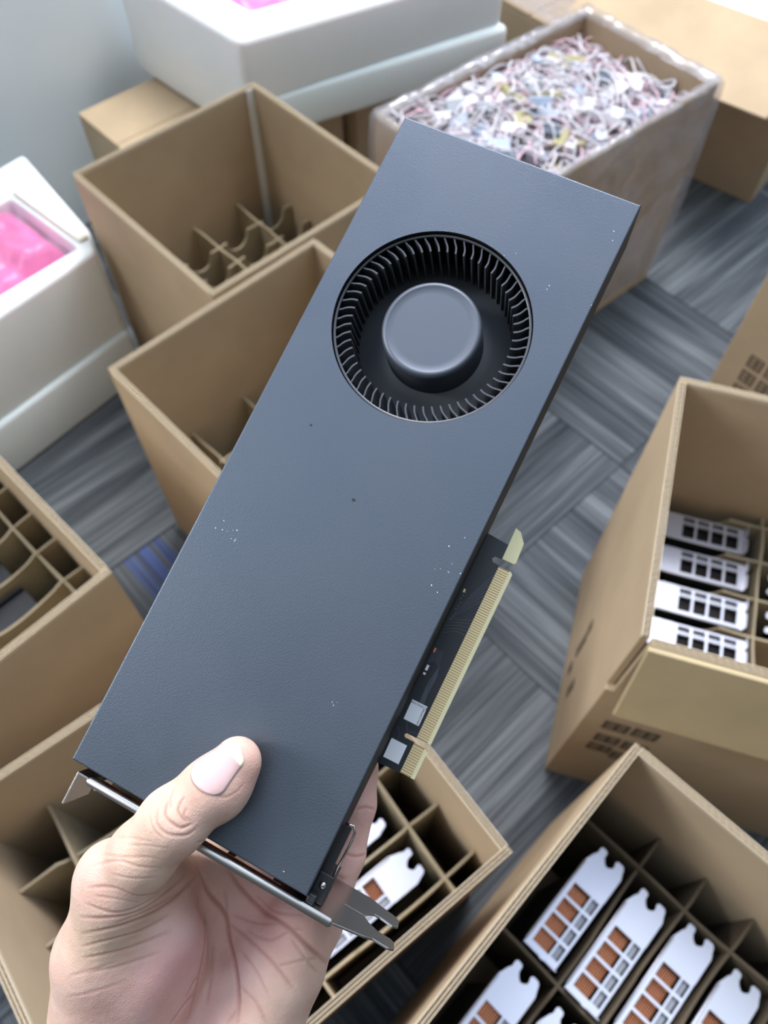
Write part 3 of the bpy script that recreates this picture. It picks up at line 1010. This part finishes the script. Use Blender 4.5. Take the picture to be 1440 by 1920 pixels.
mb.box((98.9, 84.2, -34), (99.9, 86.4, -33.2), LABEL); mb.box((98.9, 82.4, -34), (99.9, 83.2, -33.2), LABEL)
mb.box((98.7, 91.8, -34), (99.4, 93.6, -33.4), COPPER); mb.box((99.0, 118, -34), (99.7, 119.4, -33.4), GOLD)
for i in range(9): mb.box((99.2 + .3 * (i % 3), 106 + i * 1.5, -34), (99.8 + .3 * (i % 3), 106.7 + i * 1.5, -33.8), TRACE)
mb.build('surface_components', pcb, scale=S)
# steel clip and screw at the lower right, between shroud and bracket
mb = MB()
mb.tube([(98.6, 26, -6), (101.6, 26.5, -6.5), (103.0, 24.5, -7), (103.2, 21, -7), (102.8, 8, -7)], .45, NICKEL, seg=8)
mb.box((98.2, 6, -9), (101.4, 25, -7.6), BLACK)
mb.build('steel_clip', held, scale=S)
mb = MB(); mb.box((97.9, -2.4, -20), (103.6, 8, -6), BLACK); mb.box((97.9, -2.4, -6), (101, 1, -2), BLACK)
cnr = mb.build('corner_mount', held, scale=S, bevel=.0004)
mb = MB(); mb.lathe([(1.3, -5.8), (1.3, -5.2), (.9, -4.7), (.3, -4.5)], (100.9, 4.2), NICKEL, seg=20); mb.build('screw', cnr, scale=S)
# small nicks in the paint
for x, y, r in ((23.2, 147.7, .55), (50.6, 129.3, .75)):
    mb = MB()
    pts = [(x + r * (1 + .25 * math.sin(3 * a)) * math.cos(a), y + r * .8 * math.sin(a)) for a in [k * PI / 6 for k in range(12)]]
    mb.prism(pts, 0, .02, INK)
    mb.build('paint_chip', held, scale=S)
mb = MB(); R_ = random.Random(9)
for x, y, n_, sp in ((15, 101, 6, 3), (10, 99, 3, 2), (62, 240, 2, 4), (88, 268, 2, 8), (93, 128, 6, 5), (89, 118, 5, 4), (97, 230, 1, 1), (80, 232, 2, 1), (88, 4, 1, 1), (76, 62, 3, 2)):
    for _ in range(n_):
        a, b = x + R_.uniform(-sp, sp), y + R_.uniform(-sp, sp) * 1.5; s = R_.uniform(.08, .2)
        mb.prism([(a - s, b - s), (a + s, b - s * .6), (a + s * .7, b + s), (a - s, b + s * .8)], 0, .02, LABEL)
mb.build('scratch', held, scale=S)

# fan wheel: hub, lower ring and 60 curved blades
fan = empty('fan_wheel'); fan.parent = held; fan.location = (FCX * S, FCY * S, 0)
mb = MB()
mb.lathe([(19.6, -27), (19.4, -10), (19.2, -5.4), (18.9, -4.2), (18.2, -3.5), (17.2, -3.15), (17.0, -3.3), (14, -3.3), (0.02, -3.3)], (0, 0), HUBM, seg=96)
hub = mb.build('fan_hub', fan, scale=S)
mb = MB()
mb.lathe([(19.4, -21.5), (24, -22.5), (28.5, -24.5), (37, -25)], (0, 0), FANM, seg=96, cap=False)
mb.build('fan_backplate', fan, scale=S)
mb = MB()
mb.lathe([(37.3, -1.9), (36.4, -1.7), (36.4, -2.6), (37.3, -2.8), (37.3, -1.9)], (0, 0), FANM, seg=96, cap=False)
mb.build('fan_rim', fan, scale=S)
mb = MB()
prof = [(36.9, 0.0), (36.2, -.25), (35.2, -.95), (34.2, -1.9), (33.2, -2.7), (32.2, -3.2), (30.6, -3.6)]
nb = 60; th0 = 0.0
left, right = [], []
for i, (r, a) in enumerate(prof):
    aa = math.radians(a); dirn = Vector((math.cos(aa), math.sin(aa)))
    tn = Vector((-dirn.y, dirn.x)); wdt = .34
    left.append(dirn * r + tn * wdt); right.append(dirn * r - tn * wdt)
vv = []; zt, zb = -2.3, -24.6
for z in (zb, zt):
    for p in left: vv.append((p.x, p.y, z))
    for p in right: vv.append((p.x, p.y, z))
n_ = len(prof); fc = []
for i in range(n_ - 1):
    fc.append((i, i + 1, 2 * n_ + i + 1, 2 * n_ + i)); fc.append((n_ + i, 3 * n_ + i, 3 * n_ + i + 1, n_ + i + 1))
    fc.append((2 * n_ + i, 2 * n_ + i + 1, 3 * n_ + i + 1, 3 * n_ + i))
fc.append((0, 2 * n_, 3 * n_, n_)); fc.append((n_ - 1, 2 * n_ - 1, 4 * n_ - 1, 3 * n_ - 1))
mb.add(vv, fc, FANM, False)
blade = mb.build('fan_blade', fan, scale=S)
for k in range(1, nb):
    b = blade.copy(); COL.objects.link(b); b.parent = fan; b.rotation_euler = (0, 0, 2 * PI * k / nb)

# ------------------------------------------------------------------ the hand (millimetres in the held card's frame)
CAML = np.array([113.9, 106.1, 281.1])


def sd_cone(P, a, b, ra, rb):
    a, b = np.array(a, np.float32), np.array(b, np.float32)
    pa = [P[i] - a[i] for i in range(3)]; ba = b - a
    h = np.clip((pa[0] * ba[0] + pa[1] * ba[1] + pa[2] * ba[2]) / float(ba @ ba), 0, 1)
    d2 = (pa[0] - ba[0] * h) ** 2 + (pa[1] - ba[1] * h) ** 2 + (pa[2] - ba[2] * h) ** 2
    return np.sqrt(d2) - (ra + (rb - ra) * h)


def sd_ell(P, c, r, ax=None):
    q = [P[i] - c[i] for i in range(3)]
    if ax is not None:
        q = [q[0] * ax[k][0] + q[1] * ax[k][1] + q[2] * ax[k][2] for k in range(3)]
    k0 = np.sqrt((q[0] / r[0]) ** 2 + (q[1] / r[1]) ** 2 + (q[2] / r[2]) ** 2)
    k1 = np.sqrt((q[0] / r[0] ** 2) ** 2 + (q[1] / r[1] ** 2) ** 2 + (q[2] / r[2] ** 2) ** 2)
    return k0 * (k0 - 1) / np.maximum(k1, 1e-6)


def smin(a, b, k):
    h = np.clip(0.5 + 0.5 * (b - a) / k, 0, 1)
    return b + (a - b) * h - k * h * (1 - h)


def smax(a, b, k): return -smin(-a, -b, k)


def sd_box(P, lo, hi):
    c = [(lo[i] + hi[i]) / 2 for i in range(3)]; h = [(hi[i] - lo[i]) / 2 for i in range(3)]
    q = [np.abs(P[i] - c[i]) - h[i] for i in range(3)]
    out = np.sqrt(np.maximum(q[0], 0) ** 2 + np.maximum(q[1], 0) ** 2 + np.maximum(q[2], 0) ** 2)
    return out + np.minimum(np.maximum(q[0], np.maximum(q[1], q[2])), 0)


def chain(P, pts, k=3.0):
    d = None
    for (a, ra), (b, rb) in zip(pts[:-1], pts[1:]):
        e = sd_cone(P, a, b, ra, rb)
        d = e if d is None else smin(d, e, k)
    return d


THUMB = [((57.0, 30.6, 8.5), 8.2), ((53.8, 19.0, 9.6), 10.2), ((47.2, 3.5, 11.2), 11.2), ((41.6, -13, 6.5), 11.3), ((36.8, -31, -1), 12.6)]
THUMB_MC = [((36.5, -31, -1), 12.8), ((39, -60, -14), 15.6), ((46, -92, -30), 17.5)]
INDEX = [((60, -24, -54), 11.5), ((54, 20, -46), 9.4), ((50, 42, -45), 8.6), ((48, 60, -44), 7.8)]
MIDDLE = [((76, -20, -55), 11.5), ((74, 24, -46.5), 9.4), ((72, 50, -45), 8.7), ((71, 70, -44), 7.8)]
RING = [((90, -22, -54), 11), ((90, 18, -46), 9.0), ((87, 42, -45), 8.4), ((85, 60, -43.6), 7.5)]
PINKY = [((102.5, -24, -48), 10.5), ((101.3, 4, -45.5), 8.2), ((97.4, 24, -44), 7.4), ((93.2, 37.5, -43), 6.6)]


def hand_sdf(P):
    fingers = None
    for fg in (INDEX, MIDDLE, RING, PINKY):
        e = chain(P, fg, 3)
        fingers = e if fingers is None else smin(fingers, e, 2.2)
    palm = sd_cone(P, (60, -24, -54), (60, -96, -52), 12.5, 17)
    palm = smin(palm, sd_cone(P, (76, -22, -55), (70, -98, -54), 12.5, 17), 8)
    palm = smin(palm, sd_cone(P, (90, -24, -54), (82, -98, -54), 12, 17), 8)
    palm = smin(palm, sd_cone(P, (101, -26, -49), (96, -96, -48), 11.5, 18.5), 8)
    palm = smin(palm, sd_ell(P, (97, -62, -40), (19, 40, 15)), 8)
    palm = smin(palm, sd_cone(P, (98, -22, -38), (104, -40, -38), 10.5, 9.5), 8)
    d = smin(palm, fingers, 5)
    thumb = chain(P, THUMB, 4)
    mc = chain(P, THUMB_MC, 6)
    th = smin(thumb, mc, 7)
    a = np.array([0.12, 0.95, 0.28]); a /= np.linalg.norm(a)
    b = np.array([0.97, -0.08, -0.2]); b -= a * (a @ b); b /= np.linalg.norm(b); c = np.cross(a, b)
    th = smin(th, sd_ell(P, (54, -66, -26), (22, 36, 19), (b, a, c)), 10)
    # joint knob and thumb pad
    th = smin(th, sd_ell(P, (31.5, -26, 1.5), (9, 9, 9)), 7)
    th = smin(th, sd_ell(P, (58, 22, 8.0), (8, 12, 7.6)), 4)
    # web between thumb and index
    th = smin(th, sd_cone(P, (42, -25, -14), (52, -34, -46), 7, 9), 13)
    d = smin(d, th, 9)
    # wrist and forearm
    arm = sd_cone(P, (66, -108, -50), (56, -165, -60), 26, 27)
    arm = smin(arm, sd_cone(P, (56, -165, -60), (40, -240, -78), 27, 33), 12)
    d = smin(d, arm, 16)
    # hollow of the palm
    d = smax(d, -sd_ell(P, (83, -56, -12), (12, 32, 12)), 12)
    # flesh pressed flat against the card and its bracket
    d = smax(d, -sd_box(P, (-2, -0.2, -36.2), (98.6, 290, 0.15)), .8)
    d = smax(d, -sd_box(P, (2, -5.0, -39), (110, -1.0, 1.8)), .8)
    d = smax(d, -sd_box(P, (110, -4.4, -39), (134, -2.0, 1.4)), .6)
    d = smax(d, -sd_box(P, (97, 43.5, -36.4), (115, 152, -33)), .5)
    d = smax(d, -sd_box(P, (97, -3, -20.5), (104, 9, 0)), .5)
    return d


def surface_nets(F, org, h):
    S_ = F < 0
    nx, ny, nz = F.shape
    c = [(i, j, k) for i in (0, 1) for j in (0, 1) for k in (0, 1)]
    cnt = sum(S_[i:nx - 1 + i, j:ny - 1 + j, k:nz - 1 + k].astype(np.int8) for i, j, k in c)
    act = (cnt > 0) & (cnt < 8)
    idx = np.argwhere(act); vid = -np.ones(act.shape, np.int64); vid[act] = np.arange(len(idx))
    pos = np.zeros((len(idx), 3)); num = np.zeros(len(idx))
    for a in c:
        for ax in range(3):
            if a[ax]: continue
            b = list(a); b[ax] = 1
            fa = F[idx[:, 0] + a[0], idx[:, 1] + a[1], idx[:, 2] + a[2]]; fb = F[idx[:, 0] + b[0], idx[:, 1] + b[1], idx[:, 2] + b[2]]
            m = (fa < 0) != (fb < 0)
            t = np.where(m, fa / np.where(m, fa - fb, 1), 0)
            p = np.tile(np.array(a, float), (len(idx), 1)); p[:, ax] += t
            pos[m] += p[m]; num[m] += 1
    V = (idx + pos / num[:, None]) * h + org
    quads = []
    for ax in range(3):
        o1, o2 = (ax + 1) % 3, (ax + 2) % 3
        sl0 = [slice(None)] * 3; sl1 = [slice(None)] * 3
        sl0[ax] = slice(0, F.shape[ax] - 1); sl1[ax] = slice(1, F.shape[ax])
        ch = S_[tuple(sl0)] != S_[tuple(sl1)]
        e_ = np.argwhere(ch)
        e_ = e_[(e_[:, o1] > 0) & (e_[:, o2] > 0) & (e_[:, o1] < F.shape[o1] - 1) & (e_[:, o2] < F.shape[o2] - 1)]
        ins = S_[e_[:, 0], e_[:, 1], e_[:, 2]]
        def cell(d1, d2):
            q = e_.copy(); q[:, o1] -= d1; q[:, o2] -= d2
            return vid[q[:, 0], q[:, 1], q[:, 2]]
        Q = np.stack([cell(1, 1), cell(0, 1), cell(0, 0), cell(1, 0)], 1)
        Q[~ins] = Q[~ins][:, ::-1]
        quads.append(Q)
    return V, np.concatenate(quads)


def sdf_pts(Pt): return hand_sdf([Pt[:, 0], Pt[:, 1], Pt[:, 2]])


def sdf_normal(Pt, e=.3):
    n = np.stack([sdf_pts(Pt + np.eye(3)[i] * e) - sdf_pts(Pt - np.eye(3)[i] * e) for i in range(3)], 1)
    return n / np.linalg.norm(n, axis=1, keepdims=True)


VOX = 0.85
lo = np.array([8.0, -232.0, -118.0]); hi = np.array([136.0, 84.0, 26.0])
nn_ = np.ceil((hi - lo) / VOX).astype(int)
gx, gy, gz = [(lo[i] + VOX * np.arange(nn_[i])).astype(np.float32) for i in range(3)]
Fg = hand_sdf([gx[:, None, None], gy[None, :, None], gz[None, None, :]]).astype(np.float32)
Fg[:, 0, :] = np.maximum(Fg[:, 0, :], 1.0)
HV, HQ = surface_nets(Fg, lo, VOX)
del Fg
# Laplacian relax
E_ = np.concatenate([HQ[:, [0, 1]], HQ[:, [1, 2]], HQ[:, [2, 3]], HQ[:, [3, 0]]])
deg = np.bincount(E_[:, 0], minlength=len(HV)) + np.bincount(E_[:, 1], minlength=len(HV))
for _ in range(3):
    acc = np.zeros_like(HV)
    for i in range(3):
        acc[:, i] = np.bincount(E_[:, 0], HV[E_[:, 1], i], len(HV)) + np.bincount(E_[:, 1], HV[E_[:, 0], i], len(HV))
    HV = HV * .45 + .55 * acc / deg[:, None]
# one smooth subdivision of the quads, for the creases
def subdivide(V, Q):
    e = np.sort(np.concatenate([Q[:, [0, 1]], Q[:, [1, 2]], Q[:, [2, 3]], Q[:, [3, 0]]]), 1)
    key = e[:, 0] * len(V) + e[:, 1]
    uk, inv = np.unique(key, return_inverse=True)
    a, b = uk // len(V), uk % len(V)
    n = len(V); m = len(Q)
    NV = np.concatenate([V, (V[a] + V[b]) / 2, V[Q].mean(1)])
    ei = inv.reshape(4, m).T + n; fi = np.arange(m) + n + len(uk)
    NQ = np.concatenate([np.stack([Q[:, k], ei[:, k], fi, ei[:, k - 1]], 1) for k in range(4)])
    return NV, NQ
# refine only the part in front of the camera: whole mesh is small enough
HV, HQ = subdivide(HV, HQ)
for _ in range(2):
    E_ = np.concatenate([HQ[:, [0, 1]], HQ[:, [1, 2]], HQ[:, [2, 3]], HQ[:, [3, 0]]])
    deg = np.bincount(E_[:, 0], minlength=len(HV)) + np.bincount(E_[:, 1], minlength=len(HV))
    acc = np.zeros_like(HV)
    for i in range(3):
        acc[:, i] = np.bincount(E_[:, 0], HV[E_[:, 1], i], len(HV)) + np.bincount(E_[:, 1], HV[E_[:, 0], i], len(HV))
    HV = HV * .5 + .5 * acc / deg[:, None]

# skin creases: polylines (x, y on the plane of the card's face) carried along the line of sight onto the skin
CREASES = [
    ([(52.2, 32.9), (50.2, 26.9), (48.5, 21.1), (50.8, 17.0), (55.9, 14.8), (59.4, 17.7), (61.4, 23.4)], 0.16, 0.45, 0.35),
    ([(43.9, 8.2), (44.2, 3.3), (48.9, 1.2)], 0.35, 0.45, 0.5),
    ([(39.2, 4.7), (41.1, -0.4), (47.6, -1.5), (50.9, 2.0)], 0.4, 0.5, 0.55),
    ([(37.2, 0.6), (39.6, -4.2), (44.7, -5.4), (50.9, -2.4), (53.2, 2.0)], 0.3, 0.5, 0.4),
    ([(39.3, 9.4), (39.6, 5.9), (41.3, 2.8)], 0.25, 0.4, 0.35),
    ([(35.7, -3.3), (39.2, -6.5), (43.8, -7.6)], 0.2, 0.45, 0.3),
    ([(46.5, 5.5), (47.0, 2.7), (50.0, 2.3)], 0.25, 0.4, 0.4),
    ([(55.5, -2.8), (58.5, -0.2)], 0.2, 0.5, 0.3),
    ([(24.5, -28.7), (32.7, -22.0), (40.6, -19.9), (48.5, -16.1)], 0.22, 0.5, 0.25),
    ([(26.4, -23.0), (34.7, -19.6), (42.5, -15.4), (48.3, -13.7)], 0.18, 0.5, 0.2),
    ([(27.6, -35.0), (35.3, -30.6), (45.3, -28.4), (51.5, -23.5)], 0.3, 0.55, 0.35),
    ([(29.4, -40.1), (39.4, -37.8), (45.7, -33.0), (51.9, -24.3)], 0.32, 0.55, 0.35),
    ([(29.9, -44.9), (38.6, -40.3), (47.8, -32.8), (54.5, -20.9), (57.0, -13.5)], 0.4, 0.6, 0.45),
    ([(33.5, -49.1), (42.0, -42.3), (49.1, -35.1), (54.3, -28.4), (58.3, -19.8), (60.8, -11.4)], 0.55, 0.7, 0.6),
    ([(35.6, -52.7), (44.5, -44.7), (52.4, -36.9), (58.3, -27.7)], 0.38, 0.6, 0.45),
    ([(37.5, -56.0), (45.9, -49.1), (53.1, -42.1), (61.0, -32.6)], 0.32, 0.6, 0.4),
    ([(40.7, -59.6), (48.4, -53.4), (55.5, -46.5), (61.0, -40.5)], 0.22, 0.6, 0.25),
    ([(33.2, -26.9), (40.8, -24.3), (48.3, -19.8)], 0.2, 0.45, 0.22),
    ([(30.7, -36.4), (39.0, -33.0), (46.4, -30.4)], 0.2, 0.45, 0.25),
    ([(42.8, -39.7), (48.3, -33.7), (54.1, -26.1), (56.8, -21.1)], 0.3, 0.5, 0.4),
    ([(33.6, -15.6), (40.6, -12.0), (48.1, -9.3)], 0.14, 0.45, 0.15),
    ([(27.9, -15.6), (34.2, -12.7), (41.8, -10.2)], 0.12, 0.45, 0.1),
    ([(36.1, -63.3), (42.0, -58.0), (48.4, -51.4)], 0.15, 0.6, 0.2),
    ([(38.7, -69.7), (46.3, -63.4), (54.7, -54.7)], 0.12, 0.7, 0.15),
    ([(58.3, -8.8), (67.3, -15.3), (75.6, -18.7), (80.3, -24.8), (85.7, -30.5), (92.1, -39.4), (95.8, -47.3)], 0.75, 0.9, 0.65),
    ([(68.5, -21.6), (71.6, -25.8), (74.5, -31.9), (77.9, -43.6), (80.3, -55.7)], 0.35, 0.8, 0.35),
    ([(68.6, -4.7), (76.1, -8.6), (85.9, -11.0), (96.9, -11.8), (108.4, -14.0), (114.3, -15.5)], 0.7, 0.9, 0.6),
    ([(77.2, -20.7), (86.2, -21.5), (98.3, -24.4), (108.6, -28.2)], 0.35, 0.7, 0.4),
    ([(76.4, -29.0), (80.6, -38.3), (83.2, -46.4)], 0.4, 0.7, 0.4),
    ([(77.8, -17.7), (86.3, -15.7), (93.8, -12.0)], 0.25, 0.6, 0.3),
    ([(85.0, -19.3), (93.0, -18.3), (98.1, -12.1), (101.9, -9.5)], 0.25, 0.6, 0.3),
    ([(99.3, -24.4), (105.0, -19.3), (111.6, -14.2)], 0.25, 0.6, 0.3),
    ([(85.4, -25.9), (93.4, -29.1), (101.4, -34.2)], 0.25, 0.6, 0.3),
    ([(82.3, -8.1), (91.2, -9.1), (100.6, -4.9)], 0.22, 0.6, 0.3),
    ([(89.7, -36.0), (98.1, -37.9), (104.4, -41.9)], 0.22, 0.7, 0.3),
    ([(71.7, -12.0), (74.4, -15.4), (76.0, -19.4)], 0.25, 0.6, 0.3),
    ([(99.2, -14.3), (107.2, -17.6), (112.3, -19.5)], 0.25, 0.6, 0.3),
    ([(76.2, -48.4), (76.3, -42.6), (77.5, -39.0)], 0.25, 0.7, 0.3),
    ([(75.4, -58.5), (77.0, -49.9), (78.7, -45.1)], 0.3, 0.8, 0.3),
    ([(93.3, -39.7), (93.3, -44.5), (92.4, -48.7)], 0.22, 0.7, 0.25),
    ([(100.1, 33.5), (103.1, 35.8), (106.6, 36.5)], 0.35, 0.6, 0.5),
    ([(102.9, 18.8), (106.6, 19.6), (109.8, 22.0)], 0.35, 0.6, 0.5)]
HN = sdf_normal(HV.astype(np.float64))
disp = np.zeros(len(HV)); red = np.zeros(len(HV))


def march(px, py):
    o = CAML; d = np.array([px, py, 0.0]) - o; d /= np.linalg.norm(d); t = 200.0
    for _ in range(90):
        s = float(sdf_pts((o + d * t)[None])[0])
        if abs(s) < .02: break
        t += s * .8
        if t > 500: return None
    return o + d * t


def smooth_line(pts, n=5):
    P_ = np.array(pts, float)
    out = []
    for i in range(len(P_) - 1):
        p0, p1, p2, p3 = P_[max(i - 1, 0)], P_[i], P_[i + 1], P_[min(i + 2, len(P_) - 1)]
        for k in range(n):
            t = k / n
            out.append(.5 * ((2 * p1) + (-p0 + p2) * t + (2 * p0 - 5 * p1 + 4 * p2 - p3) * t * t + (-p0 + 3 * p1 - 3 * p2 + p3) * t ** 3))
    out.append(P_[-1]); return np.array(out)


def crease(pts, depth, width, tint):
    L2 = smooth_line(pts)
    C3 = [march(a, b) for a, b in L2]
    C3 = [c for c in C3 if c is not None]
    for i in range(len(C3) - 1):
        a, b = C3[i], C3[i + 1]
        if np.linalg.norm(b - a) > 9: continue
        s = (i + .5) / (len(C3) - 1); env = min(1, 5 * s, 5 * (1 - s)) ** .7
        lo_, hi_ = np.minimum(a, b) - 4 * width, np.maximum(a, b) + 4 * width
        sel = np.where(((HV > lo_) & (HV < hi_)).all(1))[0]
        if not len(sel): continue
        P_ = HV[sel]; ba = b - a
        h = np.clip(((P_ - a) @ ba) / (ba @ ba + 1e-9), 0, 1)
        dd = np.linalg.norm(P_ - a - h[:, None] * ba, axis=1)
        g = np.exp(-(dd / width) ** 2) * env
        ridge = np.exp(-((dd - 2.2 * width) / width) ** 2) * env * .18
        disp[sel] = np.minimum(disp[sel], -depth * g)
        disp[sel] = np.where(disp[sel] > -.02, np.maximum(disp[sel], depth * ridge), disp[sel])
        red[sel] = np.maximum(red[sel], tint * g)


for pts, dep, wid, tn_ in CREASES: crease(pts, dep, wid, tn_)
HV = HV + HN * disp[:, None]

# skin tone: pink towards the pads and the palm's middle, sallow on the back of the thumb
def blob(c, r): return np.exp(-(((HV - np.array(c)) / np.array(r)) ** 2).sum(1))
pink = .30 * blob((62, 30, 6), (8, 12, 12)) + .75 * blob((66, -48, -15), (14, 16, 16)) + .5 * blob((80, -75, -25), (24, 24, 24)) + .55 * blob((98, -20, -38), (16, 18, 18)) + .8 * blob((94, 15, -44), (16, 30, 12)) + .45 * blob((32, -26, 6), (8, 8, 8)) + .3 * blob((50, -70, -8), (16, 24, 14)) + .5 * blob((78, -30, -35), (20, 16, 20))
yel = .8 * blob((40, -45, 2), (12, 12, 14)) + .35 * blob((104, -40, -30), (8, 20, 10)) + .4 * blob((46, -90, -12), (14, 18, 16)) + .4 * blob((44, -5, 18), (9, 14, 9))
pink = np.clip(pink, 0, 1); yel = np.clip(yel, 0, 1)
me = bpy.data.meshes.new('hand')
me.vertices.add(len(HV)); me.vertices.foreach_set('co', (HV * S).astype(np.float32).ravel())
me.loops.add(HQ.size); me.loops.foreach_set('vertex_index', HQ.astype(np.int32).ravel())
me.polygons.add(len(HQ)); me.polygons.foreach_set('loop_start', np.arange(0, HQ.size, 4, dtype=np.int32))
me.polygons.foreach_set('loop_total', np.full(len(HQ), 4, dtype=np.int32))
me.update(calc_edges=True)
me.polygons.foreach_set('use_smooth', np.ones(len(HQ), bool))
at_ = me.attributes.new('tone', 'FLOAT_COLOR', 'POINT')
colr = np.stack([pink, yel, red, np.ones_like(red)], 1).astype(np.float32)
at_.data.foreach_set('color', colr.ravel())
me.validate()

SKIN = bpy.data.materials.new('skin'); SKIN.use_nodes = True
n, l = SKIN.node_tree.nodes, SKIN.node_tree.links
b = n['Principled BSDF']
b.inputs['Roughness'].default_value = .55
b.inputs['Specular IOR Level'].default_value = .25
b.inputs['Subsurface Weight'].default_value = .35
b.inputs['Subsurface Radius'].default_value = (1.0, .35, .2)
b.inputs['Subsurface Scale'].default_value = .004
an = n.new('ShaderNodeAttribute'); an.attribute_name = 'tone'
sp_ = n.new('ShaderNodeSeparateColor'); l.new(an.outputs['Color'], sp_.inputs[0])
tc = n.new('ShaderNodeTexCoord')
nz = n.new('ShaderNodeTexNoise'); nz.inputs['Scale'].default_value = 90; nz.inputs['Detail'].default_value = 6
l.new(tc.outputs['Object'], nz.inputs['Vector'])
base = n.new('ShaderNodeValToRGB'); l.new(nz.outputs['Fac'], base.inputs[0])
base.color_ramp.elements[0].position = .32; base.color_ramp.elements[0].color = (0.57, 0.365, 0.28, 1)
base.color_ramp.elements[1].position = .68; base.color_ramp.elements[1].color = (0.66, 0.465, 0.37, 1)


def mixc(fac, a, colb, k=1.0):
    mx = n.new('ShaderNodeMix'); mx.data_type = 'RGBA'
    mm = n.new('ShaderNodeMath'); mm.operation = 'MULTIPLY'; mm.inputs[1].default_value = k
    l.new(fac, mm.inputs[0]); l.new(mm.outputs[0], mx.inputs[0]); l.new(a, mx.inputs[6]); mx.inputs[7].default_value = (*colb, 1)
    return mx.outputs[2]


c1 = mixc(sp_.outputs[0], base.outputs[0], (0.72, 0.36, 0.35), .8)
c2 = mixc(sp_.outputs[1], c1, (0.74, 0.58, 0.38), .6)
c3 = mixc(sp_.outputs[2], c2, (0.36, 0.13, 0.09), 1.0)
l.new(c3, b.inputs['Base Color'])
vo = n.new('ShaderNodeTexVoronoi'); vo.inputs['Scale'].default_value = 900
vo.feature = 'DISTANCE_TO_EDGE'
wp = n.new('ShaderNodeTexNoise'); wp.inputs['Scale'].default_value = 300; wp.inputs['Detail'].default_value = 5
l.new(tc.outputs['Object'], vo.inputs['Vector']); l.new(tc.outputs['Object'], wp.inputs['Vector'])
ad = n.new('ShaderNodeMath'); ad.operation = 'MULTIPLY_ADD'; ad.inputs[1].default_value = .5
l.new(vo.outputs['Distance'], ad.inputs[0]); l.new(wp.outputs['Fac'], ad.inputs[2])
bp = n.new('ShaderNodeBump'); bp.inputs['Strength'].default_value = .5; bp.inputs['Distance'].default_value = .0005
l.new(ad.outputs[0], bp.inputs['Height']); l.new(bp.outputs[0], b.inputs['Normal'])
me.materials.append(SKIN)
hand = bpy.data.objects.new('left_hand', me); COL.objects.link(hand)
hand.matrix_world = CM
tag(hand, 'left hand of a person gripping the card, thumb on its face, fingers behind', 'hand')

# thumbnail: grid laid on the skin, slightly raised, with a pale free edge
A0 = np.array([53.5, 20.6, 9.5]); A1 = np.array([58.0, 35.8, 9.3])
ta = (A1 - A0) / np.linalg.norm(A1 - A0); LN = np.linalg.norm(A1 - A0)
up3 = np.array([-0.34, -0.02, 1.0]); tb = np.cross(ta, up3); tb /= np.linalg.norm(tb); tn3 = np.cross(tb, ta)
NU, NVn = 26, 18
g0, fcs, mi_ = [], [], []
for i in range(NU + 1):
    s = i / NU
    wv_ = 6.7 * (1 - .10 * s) * min(1, (1 - (1 - min(1, s / .30)) ** 2.4 * .50))
    if s > .86: wv_ *= math.sqrt(max(.30, 1 - ((s - .86) / .17) ** 2))
    for j in range(NVn + 1):
        t = j / NVn * 2 - 1
        ang = t * wv_ / 8.4
        base_p = A0 + ta * (LN * s - .9 * (1 - t * t) * (1 - s) + .9 * (1 - t * t) * s - .3)
        dirv = tn3 * math.cos(ang) + tb * math.sin(ang)
        # find the skin along the ray towards the finger's axis
        o_ = base_p - tn3 * 1.0; r_ = 15.0
        for _ in range(50):
            sd = float(sdf_pts((o_ + dirv * r_)[None])[0])
            if abs(sd) < .01: break
            r_ -= sd * .9
        edge_lift = .5 if s < .8 else .5 + (s - .8) * 1.6
        r_ = min(max(r_, 6.0), 13.0)
        g0.append(o_ + dirv * (r_ + edge_lift - .22 * abs(t) ** 6 - (.2 if i == 0 else 0)))
for i in range(NU):
    for j in range(NVn):
        a = i * (NVn + 1) + j; fcs.append((a, a + 1, a + NVn + 2, a + NVn + 1)); mi_.append(1 if i >= NU - 5 else 0)
NAIL = mat('fingernail', (0.66, 0.44, 0.42), .25, spec=.5, Subsurface_Weight=.3, Subsurface_Scale=.002)
NAIL_TIP = mat('fingernail_free_edge', (0.84, 0.78, 0.54), .32)
mn = bpy.data.meshes.new('thumbnail'); mn.from_pydata([tuple(q * S) for q in g0], [], fcs)
mn.materials.append(NAIL); mn.materials.append(NAIL_TIP)
mn.polygons.foreach_set('material_index', mi_); mn.polygons.foreach_set('use_smooth', [True] * len(fcs)); mn.update()
nl_ = bpy.data.objects.new('thumbnail', mn); COL.objects.link(nl_); nl_.parent = hand
so = nl_.modifiers.new('thick', 'SOLIDIFY'); so.thickness = .0004; so.offset = -1
